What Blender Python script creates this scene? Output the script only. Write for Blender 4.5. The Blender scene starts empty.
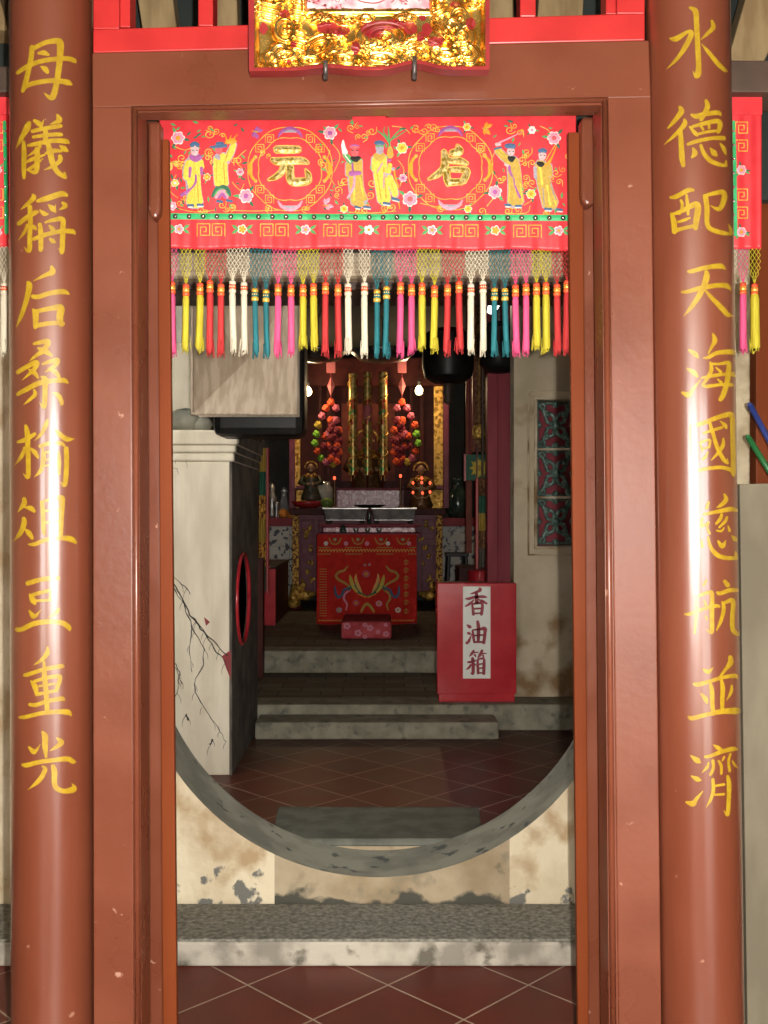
import bpy, math, random, re
import numpy as np
from mathutils import Vector

random.seed(7)
SC = bpy.context.scene
COL = SC.collection
F = 1030.0            # focal length in pixels of the 768 x 1024 frame
EYE = 1.5             # eye height

# ------------------------------------------------------------------ camera
cam_d = bpy.data.cameras.new('camera')
cam = bpy.data.objects.new('camera', cam_d)
COL.objects.link(cam)
cam.location = (0, 0, EYE)
cam.rotation_euler = (math.pi / 2, 0, 0)
cam_d.sensor_fit = 'VERTICAL'
cam_d.sensor_height = 24.0
cam_d.lens = 24.0 * F / 1024.0
cam_d.clip_start = 0.02
SC.camera = cam

# ------------------------------------------------------------------ light
SC.view_settings.view_transform = 'Standard'
SC.view_settings.look = 'None'
SC.view_settings.gamma = 1.0
SC.view_settings.use_curve_mapping = False
SC.view_settings.exposure = 0.0

W = bpy.data.worlds.new('sky')
SC.world = W
W.use_nodes = True
bg = W.node_tree.nodes['Background']
bg.inputs[0].default_value = (1.0, 0.97, 0.92, 1)
bg.inputs[1].default_value = 13.0

def lamp(name, kind, loc, energy, color=(1, 1, 1), radius=0.02, **kw):
    d = bpy.data.lights.new(name, kind)
    d.energy = energy
    d.color = color
    if kind == 'POINT':
        d.shadow_soft_size = radius
    o = bpy.data.objects.new(name, d)
    o.location = loc
    COL.objects.link(o)
    for k, v in kw.items():
        setattr(d, k, v)
    return o

# the camera's flash, a hand's width right of the lens
lamp('camera_flash', 'POINT', (0.058, 0.0, EYE + 0.01), 560.0, (1.0, 0.96, 0.9), 0.012)

# ------------------------------------------------------------------ helpers
def P(px, py, Y):
    return (((px - 384.0) / F) * Y, Y, EYE + ((512.0 - py) / F) * Y)
def XX(px, Y): return (px - 384.0) / F * Y
def ZZ(py, Y): return EYE + (512.0 - py) / F * Y

def world_loc(o):
    v = Vector((0, 0, 0))
    while o is not None:
        v += o.location
        o = o.parent
    return v

class MB:
    """collects polygons; build() links them as one mesh object"""
    def __init__(s):
        s.v = []; s.f = []; s.m = []
    def add(s, vs, fs, mi=0):
        b = len(s.v)
        s.v.extend(vs)
        for f in fs:
            s.f.append([b + i for i in f]); s.m.append(mi)
    def box(s, x0, x1, y0, y1, z0, z1, mi=0):
        s.add([(x0, y0, z0), (x1, y0, z0), (x1, y1, z0), (x0, y1, z0),
               (x0, y0, z1), (x1, y0, z1), (x1, y1, z1), (x0, y1, z1)],
              [(0, 1, 5, 4), (1, 2, 6, 5), (2, 3, 7, 6), (3, 0, 4, 7), (4, 5, 6, 7), (3, 2, 1, 0)], mi)
        return s
    def boxp(s, px0, py0, px1, py1, Y, d, mi=0):
        return s.box(XX(px0, Y), XX(px1, Y), Y, Y + d, ZZ(py1, Y), ZZ(py0, Y), mi)
    def prism(s, front, depth, mi=0):
        """front: world points (counter or clockwise), pushed back along +Y"""
        n = len(front)
        vs = list(front) + [(p[0], p[1] + depth, p[2]) for p in front]
        fs = [tuple(range(n)), tuple(range(2 * n - 1, n - 1, -1))]
        fs += [(i, n + i, n + (i + 1) % n, (i + 1) % n) for i in range(n)]
        s.add(vs, fs, mi)
        return s
    def vloft(s, low, high, mi=0):
        n = len(low)
        fs = [tuple(range(n)), tuple(range(2 * n - 1, n - 1, -1))]
        fs += [(i, (i + 1) % n, n + (i + 1) % n, n + i) for i in range(n)]
        s.add(list(low) + list(high), fs, mi)
        return s
    def lathe(s, prof, c=(0, 0, 0), n=20, mi=0, sx=1, sy=1, jit=0):
        vs = []; fs = []
        m = len(prof)
        for (r, z) in prof:
            for k in range(n):
                a = 2 * math.pi * k / n
                rr = r * (1 + (random.uniform(-jit, jit) if jit else 0))
                vs.append((c[0] + rr * math.cos(a) * sx, c[1] + rr * math.sin(a) * sy, c[2] + z))
        for i in range(m - 1):
            for k in range(n):
                fs.append((i * n + k, i * n + (k + 1) % n, (i + 1) * n + (k + 1) % n, (i + 1) * n + k))
        fs.append(tuple(range(n - 1, -1, -1)))
        fs.append(tuple(range((m - 1) * n, m * n)))
        s.add(vs, fs, mi)
        return s
    def ball(s, c, r, mi=0, n=14, sx=1, sy=1, sz=1):
        k = max(5, n // 2)
        prof = [(max(1e-5, r * math.sin(math.pi * i / k)), -r * math.cos(math.pi * i / k) * sz) for i in range(k + 1)]
        return s.lathe(prof, c, n, mi, sx, sy)
    def tube(s, pts, r, n=6, mi=0):
        pts = [Vector(p) for p in pts]
        rs = r if isinstance(r, (list, tuple)) else [r] * len(pts)
        vs = []; fs = []
        for i, p in enumerate(pts):
            t = (pts[min(i + 1, len(pts) - 1)] - pts[max(i - 1, 0)])
            if t.length < 1e-9: t = Vector((0, 0, 1))
            t.normalize()
            u = t.cross(Vector((0, 1, 0)))
            if u.length < 1e-3: u = t.cross(Vector((1, 0, 0)))
            u.normalize(); w = t.cross(u)
            for k in range(n):
                a = 2 * math.pi * k / n
                vs.append(tuple(p + (u * math.cos(a) + w * math.sin(a)) * rs[i]))
        for i in range(len(pts) - 1):
            for k in range(n):
                fs.append((i * n + k, i * n + (k + 1) % n, (i + 1) * n + (k + 1) % n, (i + 1) * n + k))
        fs.append(tuple(range(n - 1, -1, -1)))
        fs.append(tuple(range((len(pts) - 1) * n, len(pts) * n)))
        s.add(vs, fs, mi)
        return s
    def cyl_x(s, x0, x1, y, z, r, n=14, mi=0):
        return s.tube([(x0, y, z), (x1, y, z)], r, n, mi)
    # ---- flat brush work on a surface: T(x, y, lift) -> world point
    def stroke(s, pts, T, mi=0, h=0.0006, ridge=0.0, sub=5):
        pts = [tuple(p) for p in pts]
        if len(pts) == 1:
            return s.disc(pts[0][0], pts[0][1], pts[0][2] / 2, pts[0][2] / 2, T, mi, h, ridge)
        q = [pts[0]] + pts + [pts[-1]]
        out = []
        for i in range(1, len(q) - 2):
            p0, p1, p2, p3 = q[i - 1], q[i], q[i + 1], q[i + 2]
            for k in range(sub):
                t = k / sub
                r_ = []
                for c in range(3):
                    if c == 2:
                        r_.append(p1[2] + (p2[2] - p1[2]) * (t * t * (3 - 2 * t)))
                    else:
                        r_.append(0.5 * (2 * p1[c] + (p2[c] - p0[c]) * t + (2 * p0[c] - 5 * p1[c] + 4 * p2[c] - p3[c]) * t * t
                                         + (3 * p1[c] - p0[c] - 3 * p2[c] + p3[c]) * t ** 3))
                out.append(tuple(r_))
        out.append(pts[-1])
        def capped(a, b):      # rounded end at a, leaving b
            dx, dy = a[0] - b[0], a[1] - b[1]
            l = math.hypot(dx, dy) or 1
            return (a[0] + dx / l * a[2] * .33, a[1] + dy / l * a[2] * .33, a[2] * .42)
        out = [capped(out[0], out[1])] + out + [capped(out[-1], out[-2])]
        vs = []; fs = []
        for i, p in enumerate(out):
            a = out[max(0, i - 1)]; b = out[min(len(out) - 1, i + 1)]
            dx, dy = b[0] - a[0], b[1] - a[1]
            l = math.hypot(dx, dy) or 1
            nx, ny = -dy / l, dx / l
            w = p[2] / 2
            vs.append(T(p[0] + nx * w, p[1] + ny * w, h))
            vs.append(T(p[0], p[1], h + ridge))
            vs.append(T(p[0] - nx * w, p[1] - ny * w, h))
        for i in range(len(out) - 1):
            a = i * 3
            fs.append((a, a + 1, a + 4, a + 3)); fs.append((a + 1, a + 2, a + 5, a + 4))
        s.add(vs, fs, mi)
        return s
    def disc(s, x, y, rx, ry, T, mi=0, h=0.0006, dome=0.0, n=12):
        vs = [T(x, y, h + dome)] + [T(x + rx * math.cos(2 * math.pi * k / n), y + ry * math.sin(2 * math.pi * k / n), h) for k in range(n)]
        s.add(vs, [(0, 1 + k, 1 + (k + 1) % n) for k in range(n)], mi)
        return s
    def poly(s, pts, T, mi=0, h=0.0006):
        s.add([T(x, y, h) for x, y in pts], [tuple(range(len(pts)))], mi)
        return s
    def build(s, name, mats, parent=None, smooth=False, bevel=0, origin=None):
        me = bpy.data.meshes.new(name)
        off = world_loc(parent) if parent is not None else Vector((0, 0, 0))
        o = bpy.data.objects.new(name, me)
        if origin is not None:
            o.location = Vector(origin) - off
            off = Vector(origin)
        me.from_pydata([(v[0] - off[0], v[1] - off[1], v[2] - off[2]) for v in s.v], [], s.f)
        if not isinstance(mats, (list, tuple)): mats = [mats]
        for m in mats: me.materials.append(m)
        me.polygons.foreach_set('material_index', s.m)
        if smooth:
            me.polygons.foreach_set('use_smooth', [True] * len(s.f))
        me.update()
        if smooth == 'auto':
            try: me.set_sharp_from_angle(angle=math.radians(40))
            except Exception: pass
        COL.objects.link(o)
        if parent is not None: o.parent = parent
        if bevel:
            b = o.modifiers.new('bevel', 'BEVEL'); b.width = bevel; b.segments = 2; b.limit_method = 'ANGLE'
        return o

def tag(o, label, cat, group=None):
    o['label'] = label; o['category'] = cat
    if group: o['group'] = group
    return o
def thing(name, loc, label, cat, group=None):
    o = bpy.data.objects.new(name, None)
    o.empty_display_size = .05
    o.location = loc
    COL.objects.link(o)
    return tag(o, label, cat, group)
def struct(o):
    o['kind'] = 'structure'
    return o
def Tflat(Y):
    return lambda x, y, h: P(x, y, Y - h)

# ------------------------------------------------------------------ materials
def pm(name, c1, c2=None, scale=6.0, rough=.5, bump=.0, bscale=30.0, metal=0.0, coat=0.0, thr=(.4, .6), spec=.5, stretch=(1, 1, 1), rvar=0.0, detail=5.0, emit=None, dist=.003):
    m = bpy.data.materials.new(name)
    m.use_nodes = True
    nt = m.node_tree; N = nt.nodes; L = nt.links
    b = N['Principled BSDF']
    b.inputs['Roughness'].default_value = rough
    b.inputs['Metallic'].default_value = metal
    b.inputs['Specular IOR Level'].default_value = spec
    b.inputs['Coat Weight'].default_value = coat
    b.inputs['Coat Roughness'].default_value = .12
    if emit:
        b.inputs['Emission Color'].default_value = (*emit[0], 1)
        b.inputs['Emission Strength'].default_value = emit[1]
    tc = N.new('ShaderNodeTexCoord'); mp = N.new('ShaderNodeMapping')
    L.new(tc.outputs['Object'], mp.inputs[0])
    mp.inputs['Scale'].default_value = stretch
    no = N.new('ShaderNodeTexNoise'); no.inputs['Scale'].default_value = scale; no.inputs['Detail'].default_value = detail
    L.new(mp.outputs[0], no.inputs['Vector'])
    cr = N.new('ShaderNodeValToRGB')
    cr.color_ramp.elements[0].position = thr[0]; cr.color_ramp.elements[1].position = thr[1]
    cr.color_ramp.elements[0].color = (*c1, 1); cr.color_ramp.elements[1].color = (*(c2 or c1), 1)
    L.new(no.outputs['Fac'], cr.inputs[0])
    L.new(cr.outputs[0], b.inputs['Base Color'])
    if rvar:
        mr = N.new('ShaderNodeMapRange')
        mr.inputs['From Min'].default_value = .3; mr.inputs['From Max'].default_value = .7
        mr.inputs['To Min'].default_value = rough - rvar; mr.inputs['To Max'].default_value = rough + rvar
        L.new(no.outputs['Fac'], mr.inputs[0]); L.new(mr.outputs[0], b.inputs['Roughness'])
    if bump:
        n2 = N.new('ShaderNodeTexNoise'); n2.inputs['Scale'].default_value = bscale; n2.inputs['Detail'].default_value = 4
        L.new(mp.outputs[0], n2.inputs['Vector'])
        bu = N.new('ShaderNodeBump'); bu.inputs['Strength'].default_value = bump; bu.inputs['Distance'].default_value = dist
        L.new(n2.outputs['Fac'], bu.inputs['Height']); L.new(bu.outputs[0], b.inputs['Normal'])
    return m

def second_layer(m, color, scale, thr, offs=(3.1, 1.7, .4), zfade=None, rough=None):
    """blend another patchy pigment (wear, stain, peeled plaster, crevice shade) over the base colour"""
    nt = m.node_tree; N = nt.nodes; L = nt.links
    b = N['Principled BSDF']
    src = b.inputs['Base Color'].links[0].from_socket
    tc = N.new('ShaderNodeTexCoord'); mp = N.new('ShaderNodeMapping'); mp.inputs['Location'].default_value = offs
    L.new(tc.outputs['Object'], mp.inputs[0])
    no = N.new('ShaderNodeTexNoise'); no.inputs['Scale'].default_value = scale; no.inputs['Detail'].default_value = 7
    L.new(mp.outputs[0], no.inputs['Vector'])
    fac = no.outputs['Fac']
    if zfade:             # dirt and painted crevice shade creeping up from a base line z0, gone by z1
        sp = N.new('ShaderNodeSeparateXYZ'); L.new(tc.outputs['Object'], sp.inputs[0])
        mr = N.new('ShaderNodeMapRange')
        mr.inputs['From Min'].default_value = zfade[0]; mr.inputs['From Max'].default_value = zfade[1]
        mr.inputs['To Min'].default_value = zfade[2]; mr.inputs['To Max'].default_value = zfade[3]
        L.new(sp.outputs['Z'], mr.inputs[0])
        ad = N.new('ShaderNodeMath'); ad.operation = 'ADD'
        L.new(no.outputs['Fac'], ad.inputs[0]); L.new(mr.outputs[0], ad.inputs[1]); fac = ad.outputs[0]
    cr = N.new('ShaderNodeValToRGB')
    cr.color_ramp.elements[0].position = thr[0]; cr.color_ramp.elements[1].position = thr[1]
    L.new(fac, cr.inputs[0])
    mx = N.new('ShaderNodeMix'); mx.data_type = 'RGBA'
    L.new(cr.outputs[0], mx.inputs[0]); L.new(src, mx.inputs[6]); mx.inputs[7].default_value = (*color, 1)
    L.new(mx.outputs[2], b.inputs['Base Color'])
    return m

def tiled(name, c1, c2, mortar, size, ang, rough, msize=.012, offs=0.0, w=1.0, h=1.0, bump=.3, coat=0.0, squash=None, plane='XY'):
    m = bpy.data.materials.new(name); m.use_nodes = True
    nt = m.node_tree; N = nt.nodes; L = nt.links
    b = N['Principled BSDF']; b.inputs['Roughness'].default_value = rough; b.inputs['Coat Weight'].default_value = coat; b.inputs['Specular IOR Level'].default_value = .25
    tc = N.new('ShaderNodeTexCoord'); mp = N.new('ShaderNodeMapping')
    L.new(tc.outputs['Object'], mp.inputs[0])
    mp.inputs['Scale'].default_value = (1 / size, 1 / size, 1 / size)
    mp.inputs['Rotation'].default_value = (math.radians(90) if plane == 'XZ' else 0, 0, ang)
    br = N.new('ShaderNodeTexBrick'); br.offset = offs; br.squash = 1
    br.inputs['Scale'].default_value = 1.0; br.inputs['Mortar Size'].default_value = msize
    br.inputs['Brick Width'].default_value = w; br.inputs['Row Height'].default_value = h
    br.inputs['Mortar Smooth'].default_value = .3
    br.inputs['Color1'].default_value = (*c1, 1); br.inputs['Color2'].default_value = (*c2, 1); br.inputs['Mortar'].default_value = (*mortar, 1)
    L.new(mp.outputs[0], br.inputs['Vector'])
    no = N.new('ShaderNodeTexNoise'); no.inputs['Scale'].default_value = 5; no.inputs['Detail'].default_value = 8
    L.new(tc.outputs['Object'], no.inputs['Vector'])
    mx = N.new('ShaderNodeMix'); mx.data_type = 'RGBA'; mx.blend_type = 'MULTIPLY'
    mx.inputs[0].default_value = .75
    cr = N.new('ShaderNodeValToRGB')
    cr.color_ramp.elements[0].position = .3; cr.color_ramp.elements[1].position = .7
    cr.color_ramp.elements[0].color = (.7, .66, .62, 1); cr.color_ramp.elements[1].color = (1.2, 1.15, 1.1, 1)
    L.new(no.outputs['Fac'], cr.inputs[0])
    L.new(br.outputs['Color'], mx.inputs[6]); L.new(cr.outputs[0], mx.inputs[7])
    L.new(mx.outputs[2], b.inputs['Base Color'])
    mr = N.new('ShaderNodeMapRange'); mr.inputs['To Min'].default_value = rough - .05; mr.inputs['To Max'].default_value = rough + .1
    L.new(no.outputs['Fac'], mr.inputs[0]); L.new(mr.outputs[0], b.inputs['Roughness'])
    bu = N.new('ShaderNodeBump'); bu.inputs['Strength'].default_value = bump; bu.inputs['Distance'].default_value = .003; bu.invert = True
    L.new(br.outputs['Fac'], bu.inputs['Height']); L.new(bu.outputs[0], b.inputs['Normal'])
    return m

M = {}
M['brown'] = pm('brown_gloss_paint', (.118, .032, .0155), (.14, .040, .020), 4, .3, .3, 45, coat=.0, rvar=.05, spec=.34, dist=.002)
second_layer(M['brown'], (.32, .17, .12), 26, (.70, .74))
M['column'] = pm('column_gloss_paint', (.122, .031, .014), (.145, .038, .018), 5, .34, .2, 34, spec=.6, coat=.85, rvar=.04, stretch=(1, 1, .35), dist=.002)
second_layer(M['column'], (.28, .14, .09), 22, (.72, .75))
M['leaf'] = pm('door_leaf_paint', (.125, .027, .008), (.15, .035, .011), 7, .45, .2, 50, stretch=(1, 1, .2), dist=.002, spec=.06)
M['rail_red'] = pm('bright_red_paint', (.36, .016, .016), (.42, .021, .02), 8, .38, .15, 60, dist=.001)
M['yellow'] = pm('yellow_lettering_paint', (.27, .165, .008), (.33, .215, .012), 60, .3)
M['silk'] = pm('red_satin', (.52, .024, .032), (.58, .032, .040), 20, .45, .2, 140, spec=.4, dist=.0006)
M['gold'] = pm('gold_leaf', (.70, .34, .05), (1.0, .66, .2), 30, .26, .4, 90, metal=.95, dist=.002)
M['goldthread'] = pm('gold_thread', (.55, .27, .03), (.72, .42, .08), 90, .5)
M['goldfoil'] = pm('gold_foil', (.30, .2, .02), (.85, .7, .3), 110, .3, .5, 120, metal=.5, dist=.002)
M['plaque_red'] = pm('plaque_red_lacquer', (.19, .010, .011), (.24, .014, .014), 12, .45, .1, 40)
M['plaque_panel'] = pm('plaque_panel_reflection', (.62, .22, .26), (.8, .55, .56), 30, .35, thr=(.35, .6))  # pink-white reflection on the red lacquer, painted as base colour
M['iron'] = pm('dark_iron', (.06, .05, .05), (.14, .12, .11), 60, .45, metal=.6)
M['green'] = pm('green_satin', (.015, .27, .085), (.03, .36, .13), 30, .35, spec=.6)
M['blk'] = pm('black_lacquer', (.006, .006, .006), (.012, .011, .01), 10, .4, spec=.25)
M['bead'] = pm('silver_sequin', (.5, .5, .5), None, 10, .15, metal=.9)
def thread(n, c): 
    M[n] = pm('thread_' + n, tuple(x * .8 for x in c), c, 160, .6, spec=.3)
thread('t_yellow', (.62, .47, .06)); thread('t_ochre', (.43, .29, .05)); thread('t_purple', (.30, .08, .26)); thread('t_pink', (.72, .26, .34))
thread('t_white', (.72, .66, .6)); thread('t_blue', (.05, .11, .2)); thread('t_green', (.08, .3, .1)); thread('t_orange', (.72, .27, .02))
thread('t_black', (.012, .01, .01)); thread('t_face', (.5, .36, .36)); thread('t_grey', (.3, .27, .32)); thread('t_redf', (.5, .09, .1)); thread('t_dkgreen', (.03, .12, .07))
M['tas_pink'] = pm('pink_tassel_yarn', (.52, .045, .14), (.62, .075, .2), 300, .75, .6, 350, stretch=(1, 1, .05), dist=.003)
M['tas_yellow'] = pm('yellow_tassel_yarn', (.36, .30, .010), (.48, .41, .022), 300, .75, .6, 350, stretch=(1, 1, .05), dist=.003)
M['tas_red'] = pm('red_tassel_yarn', (.36, .014, .015), (.44, .024, .024), 300, .75, .6, 350, stretch=(1, 1, .05), dist=.003)
M['tas_white'] = pm('cream_tassel_yarn', (.48, .43, .31), (.6, .54, .42), 300, .75, .6, 350, stretch=(1, 1, .05), dist=.003)
M['tas_teal'] = pm('teal_tassel_yarn', (.004, .10, .115), (.007, .14, .16), 300, .75, .6, 350, stretch=(1, 1, .05), dist=.003)
M['tas_gold'] = pm('tassel_gold_band', (.8, .42, .05), (.9, .55, .1), 40, .35, metal=.5)
M['tas_band'] = pm('tassel_orange_red_band', (.62, .06, .02), (.7, .12, .03), 60, .5)

M['plaster'] = pm('cream_plaster', (.44, .35, .225), (.60, .52, .37), 5, .85, .8, 24, thr=(.35, .6), dist=.006)
second_layer(M['plaster'], (.36, .255, .14), 7, (.52, .66))
second_layer(M['plaster'], (.13, .125, .11), 13, (.74, .78), zfade=(.09, .26, .24, -.05))
M['thresh'] = pm('tan_stained_stone', (.24, .18, .105), (.37, .30, .2), 6, .85, .5, 40, thr=(.35, .65), dist=.005)
second_layer(M['thresh'], (.15, .13, .09), 11, (.55, .75))
second_layer(M['thresh'], (.05, .048, .035), 9, (.66, .74), zfade=(.09, .15, .30, 0))  # mossy dark line at the foot, crevice shade painted in with it
M['cement'] = pm('grey_cement', (.19, .185, .145), (.29, .28, .22), 7, .75, .4, 30, dist=.004)
second_layer(M['cement'], (.07, .075, .07), 14, (.62, .68))
M['granite'] = pm('rough_granite', (.10, .095, .075), (.25, .235, .19), 55, .8, .9, 60, thr=(.35, .65), dist=.008)
M['whitewash'] = pm('flaking_whitewash_riser', (.38, .345, .28), (.2, .18, .145), 7, .85, .5, 30, thr=(.45, .62), dist=.006)
second_layer(M['whitewash'], (.10, .088, .065), 7, (.55, .61))
M['stone'] = pm('worn_step_stone', (.19, .175, .125), (.31, .285, .21), 9, .75, .5, 45, thr=(.35, .65), dist=.005)
second_layer(M['stone'], (.11, .105, .085), 13, (.55, .7))
M['stone_dark'] = pm('green_grey_step_stone', (.06, .063, .048), (.10, .103, .08), 12, .6, .5, 50, dist=.004)
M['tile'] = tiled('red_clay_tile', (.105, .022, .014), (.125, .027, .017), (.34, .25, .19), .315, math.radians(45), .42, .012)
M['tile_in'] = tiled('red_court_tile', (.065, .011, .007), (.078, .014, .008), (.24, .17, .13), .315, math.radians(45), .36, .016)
M['brick'] = tiled('brown_paving_brick', (.17, .15, .115), (.12, .085, .062), (.06, .056, .045), .22, 0, .7, .035, offs=.5, w=1.4, h=.8)
M['whitetile'] = tiled('white_blue_wall_tile', (.5, .49, .45), (.46, .45, .42), (.26, .25, .22), .3, 0, .35, .012, w=.8, h=.8, plane='XZ')
second_layer(M['whitetile'], (.03, .03, .05), 15, (.55, .575))
M['furnace'] = pm('furnace_limewash', (.60, .53, .40), (.74, .67, .53), 3.0, .85, .35, 24, thr=(.35, .65), stretch=(3, 3, .7), dist=.005)
second_layer(M['furnace'], (.52, .42, .3), 5, (.62, .8))
M['soot'] = pm('sooty_plaster', (.045, .038, .03), (.15, .125, .095), 5, .8, .5, 22, thr=(.35, .65), dist=.006)
M['crack'] = pm('black_crack_root', (.03, .027, .025), None, 5, .9)
M['wall_in'] = pm('stained_plaster_wall', (.46, .385, .25), (.63, .53, .38), 3, .85, .3, 20, thr=(.35, .65), dist=.004)
second_layer(M['wall_in'], (.25, .15, .07), 3.5, (.58, .72), zfade=(.1, 1.0, .18, 0))
M['lattice'] = pm('green_glazed_tile', (.06, .12, .10), (.17, .26, .22), 40, .3, .2, 60)
M['maroon'] = pm('maroon_door_paint', (.22, .030, .042), (.27, .042, .056), 6, .5, .15, 30, stretch=(1, 1, .2), spec=.15)
M['purple'] = pm('purple_altar_paint', (.16, .032, .055), (.20, .046, .075), 8, .4, .1, 40, spec=.2)
M['rosewood'] = pm('dark_red_wood', (.055, .010, .007), (.08, .015, .010), 8, .5, spec=.15)
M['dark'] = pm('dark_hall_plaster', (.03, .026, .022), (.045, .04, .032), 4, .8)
M['roof'] = pm('dark_roof_board', (.010, .016, .014), (.016, .022, .018), 5, .8)
M['ground'] = pm('court_paving', (.4, .38, .34), (.5, .48, .44), 5, .8)
M['rafter'] = pm('weathered_tan_timber', (.19, .125, .055), (.27, .19, .09), 5, .75, .3, 25, stretch=(4, 1, 1))
M['boxred'] = pm('glossy_red_lacquer_box', (.46, .02, .03), (.53, .032, .042), 6, .2, .45, 16, coat=.2, dist=.003)
M['paper'] = pm('white_label', (.86, .86, .8), None, 5, .6)
M['redink'] = pm('dark_red_lettering', (.33, .012, .03), None, 5, .5)
M['hood'] = pm('dusty_tan_sheet_metal', (.34, .265, .185), (.46, .37, .275), 7, .6, .15, 30, stretch=(5, 1, 1))
M['beam'] = pm('bamboo_blind', (.42, .335, .22), (.58, .48, .34), 14, .7, .3, 40, stretch=(.3, 1, 6))
M['darkwood'] = pm('dark_brown_wood', (.05, .03, .02), (.075, .045, .03), 5, .6, .2, 30)
M['greywood'] = pm('grey_plywood', (.125, .105, .068), (.175, .15, .10), 4, .75, .15, 25, stretch=(1.5, 1, .5))
M['rock'] = pm('rough_cream_stone', (.36, .29, .18), (.56, .47, .32), 9, .9, 1.0, 16, thr=(.35, .65), dist=.015)
M['blue'] = pm('blue_rod_plastic', (.02, .035, .16), None, 5, .4)
M['greenrod'] = pm('green_rod_plastic', (.015, .11, .03), None, 5, .4)
M['pewter'] = pm('pewter', (.30, .29, .28), (.5, .49, .47), 12, .35, .4, 40, metal=.8)
M['altarcloth'] = pm('altar_cloth_red', (.46, .018, .012), (.54, .024, .016), 14, .7, .2, 60, spec=.1)
M['floral'] = pm('floral_red_fabric', (.48, .06, .075), (.58, .10, .11), 12, .8, spec=.1)
M['glass'] = pm('silver_glass', (.4, .42, .42), (.55, .56, .55), 10, .12, metal=.4)
M['orange'] = pm('orange_peel', (.62, .2, .02), (.7, .26, .03), 30, .5)
M['greenfruit'] = pm('green_fruit_skin', (.12, .2, .03), (.17, .26, .05), 30, .45)
M['bulb'] = pm('lit_bulb', (1, .8, .45), None, 5, .4, emit=((1, .72, .32), 14.0))
M['led'] = pm('lit_red_candle_bulb', (1, .2, .08), None, 5, .4, emit=((1, .10, .04), 2.2))
M['tubelamp'] = pm('lit_lamp', (1, 1, 1), None, 5, .4, emit=((1, 1, .97), 3.0))
M['pompred'] = pm('orange_red_pompom', (.75, .07, .02), (.85, .14, .04), 60, .8, .5, 80)
M['pomppink'] = pm('pink_pompom', (.55, .1, .16), (.65, .17, .24), 60, .8, .5, 80)
M['pompgreen'] = pm('lime_pompom', (.22, .55, .03), (.3, .66, .07), 60, .8, .5, 80)
M['pompyellow'] = pm('mustard_pompom', (.5, .35, .04), (.6, .42, .06), 60, .8, .5, 80)
M['pompmaroon'] = pm('maroon_pompom', (.2, .02, .03), (.28, .03, .05), 60, .8, .5, 80)
M['bronze'] = pm('dull_gilt_figure', (.10, .045, .015), (.18, .10, .035), 40, .4, metal=.4)
M['robe'] = pm('dark_green_figure_robe', (.03, .05, .03), (.12, .07, .03), 30, .5)
M['skin'] = pm('figure_face_paint', (.4, .22, .12), None, 5, .5)
M['bowl'] = pm('red_glazed_bowl', (.34, .02, .02), (.4, .03, .03), 10, .25)
M['ceramic'] = pm('dark_glazed_vase', (.025, .04, .03), (.05, .07, .055), 20, .2)
M['pinkpaper'] = pm('pink_paper_tag', (.5, .12, .13), (.56, .16, .17), 10, .7)
M['incense'] = pm('gold_incense_wrapper', (.42, .25, .05), (.75, .55, .2), 25, .3, .3, 60, metal=.5)
second_layer(M['incense'], (.45, .05, .02), 14, (.55, .6))
second_layer(M['incense'], (.08, .3, .08), 11, (.60, .65), offs=(9, 4, 7))
M['carved'] = pm('gilt_carving', (.10, .02, .012), (.7, .38, .06), 34, .4, 1.0, 34, metal=.3, thr=(.45, .52), dist=.02)
M['carvedbrown'] = pm('brown_carved_timber', (.09, .035, .015), (.24, .12, .05), 30, .5, 1.0, 34, thr=(.4, .6), spec=.2, dist=.02)
M['couplet'] = pm('red_brown_lacquer', (.17, .035, .02), (.22, .05, .03), 8, .5, spec=.15)
M['gilt'] = pm('bright_gilt_carving', (.32, .15, .02), (.85, .52, .12), 26, .35, 1.0, 30, metal=.5, thr=(.38, .52), dist=.02)
M['plumpanel'] = pm('glittery_plum_front', (.34, .06, .10), (.68, .42, .46), 20, .3, .6, 40, thr=(.48, .6))
# ------------------------------------------------------------------ setting
ORX, ORY = 0.0127, 3.266
struct(MB().box(-6, 6, -1.6, 4.0, -.12, 0).build('floor', M['tile'], origin=(ORX, ORY, 0)))
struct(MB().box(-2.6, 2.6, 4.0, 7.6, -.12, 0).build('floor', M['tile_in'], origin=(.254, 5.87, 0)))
struct(MB().box(-2.6, 2.6, 8.5, 13.3, -.1, .36).build('floor', M['brick'], origin=(0, 8.5, .36)))
struct(MB().box(-14, 14, -16, -1.6, -.14, -.02).build('floor', M['ground']))
# ceilings over porch, court and hall
struct(MB().box(-6, 6, -1.6, 4.2, 3.5, 3.6).build('ceiling', M['roof']))
struct(MB().box(-2.8, 2.8, 5.0, 13.6, 3.5, 3.6).box(-1.3, 2.8, 4.2, 5.0, 3.5, 3.6).build('ceiling', M['roof']))  # unseen slot left open over the court, added to brighten the furnace front
# porch front wall behind the photographer, with two openings to the bright street court
fw = MB()
def opening_wall(mb, segs, y0, y1, z0, z1, ztop):
    for a, b, o in segs:
        if o: mb.box(a, b, y0, y1, ztop, z1)
        else: mb.box(a, b, y0, y1, z0, z1)
opening_wall(fw, [(-6, -1.9, 0), (-1.9, -.95, 1), (-.95, .7, 0), (.7, 2.3, 1), (2.3, 6, 0)], -1.75, -1.6, 0, 3.5, 2.2)
fw.box(-1.9, -.95, -1.75, -1.6, 0, .6)
struct(fw.build('wall_front', M['wall_in']))
struct(MB().box(-6.15, -6, -1.75, 4.0, 0, 3.5).build('wall_left', M['wall_in']))
struct(MB().box(6, 6.15, -1.75, 4.0, 0, 3.5).build('wall_right', M['wall_in']))
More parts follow.
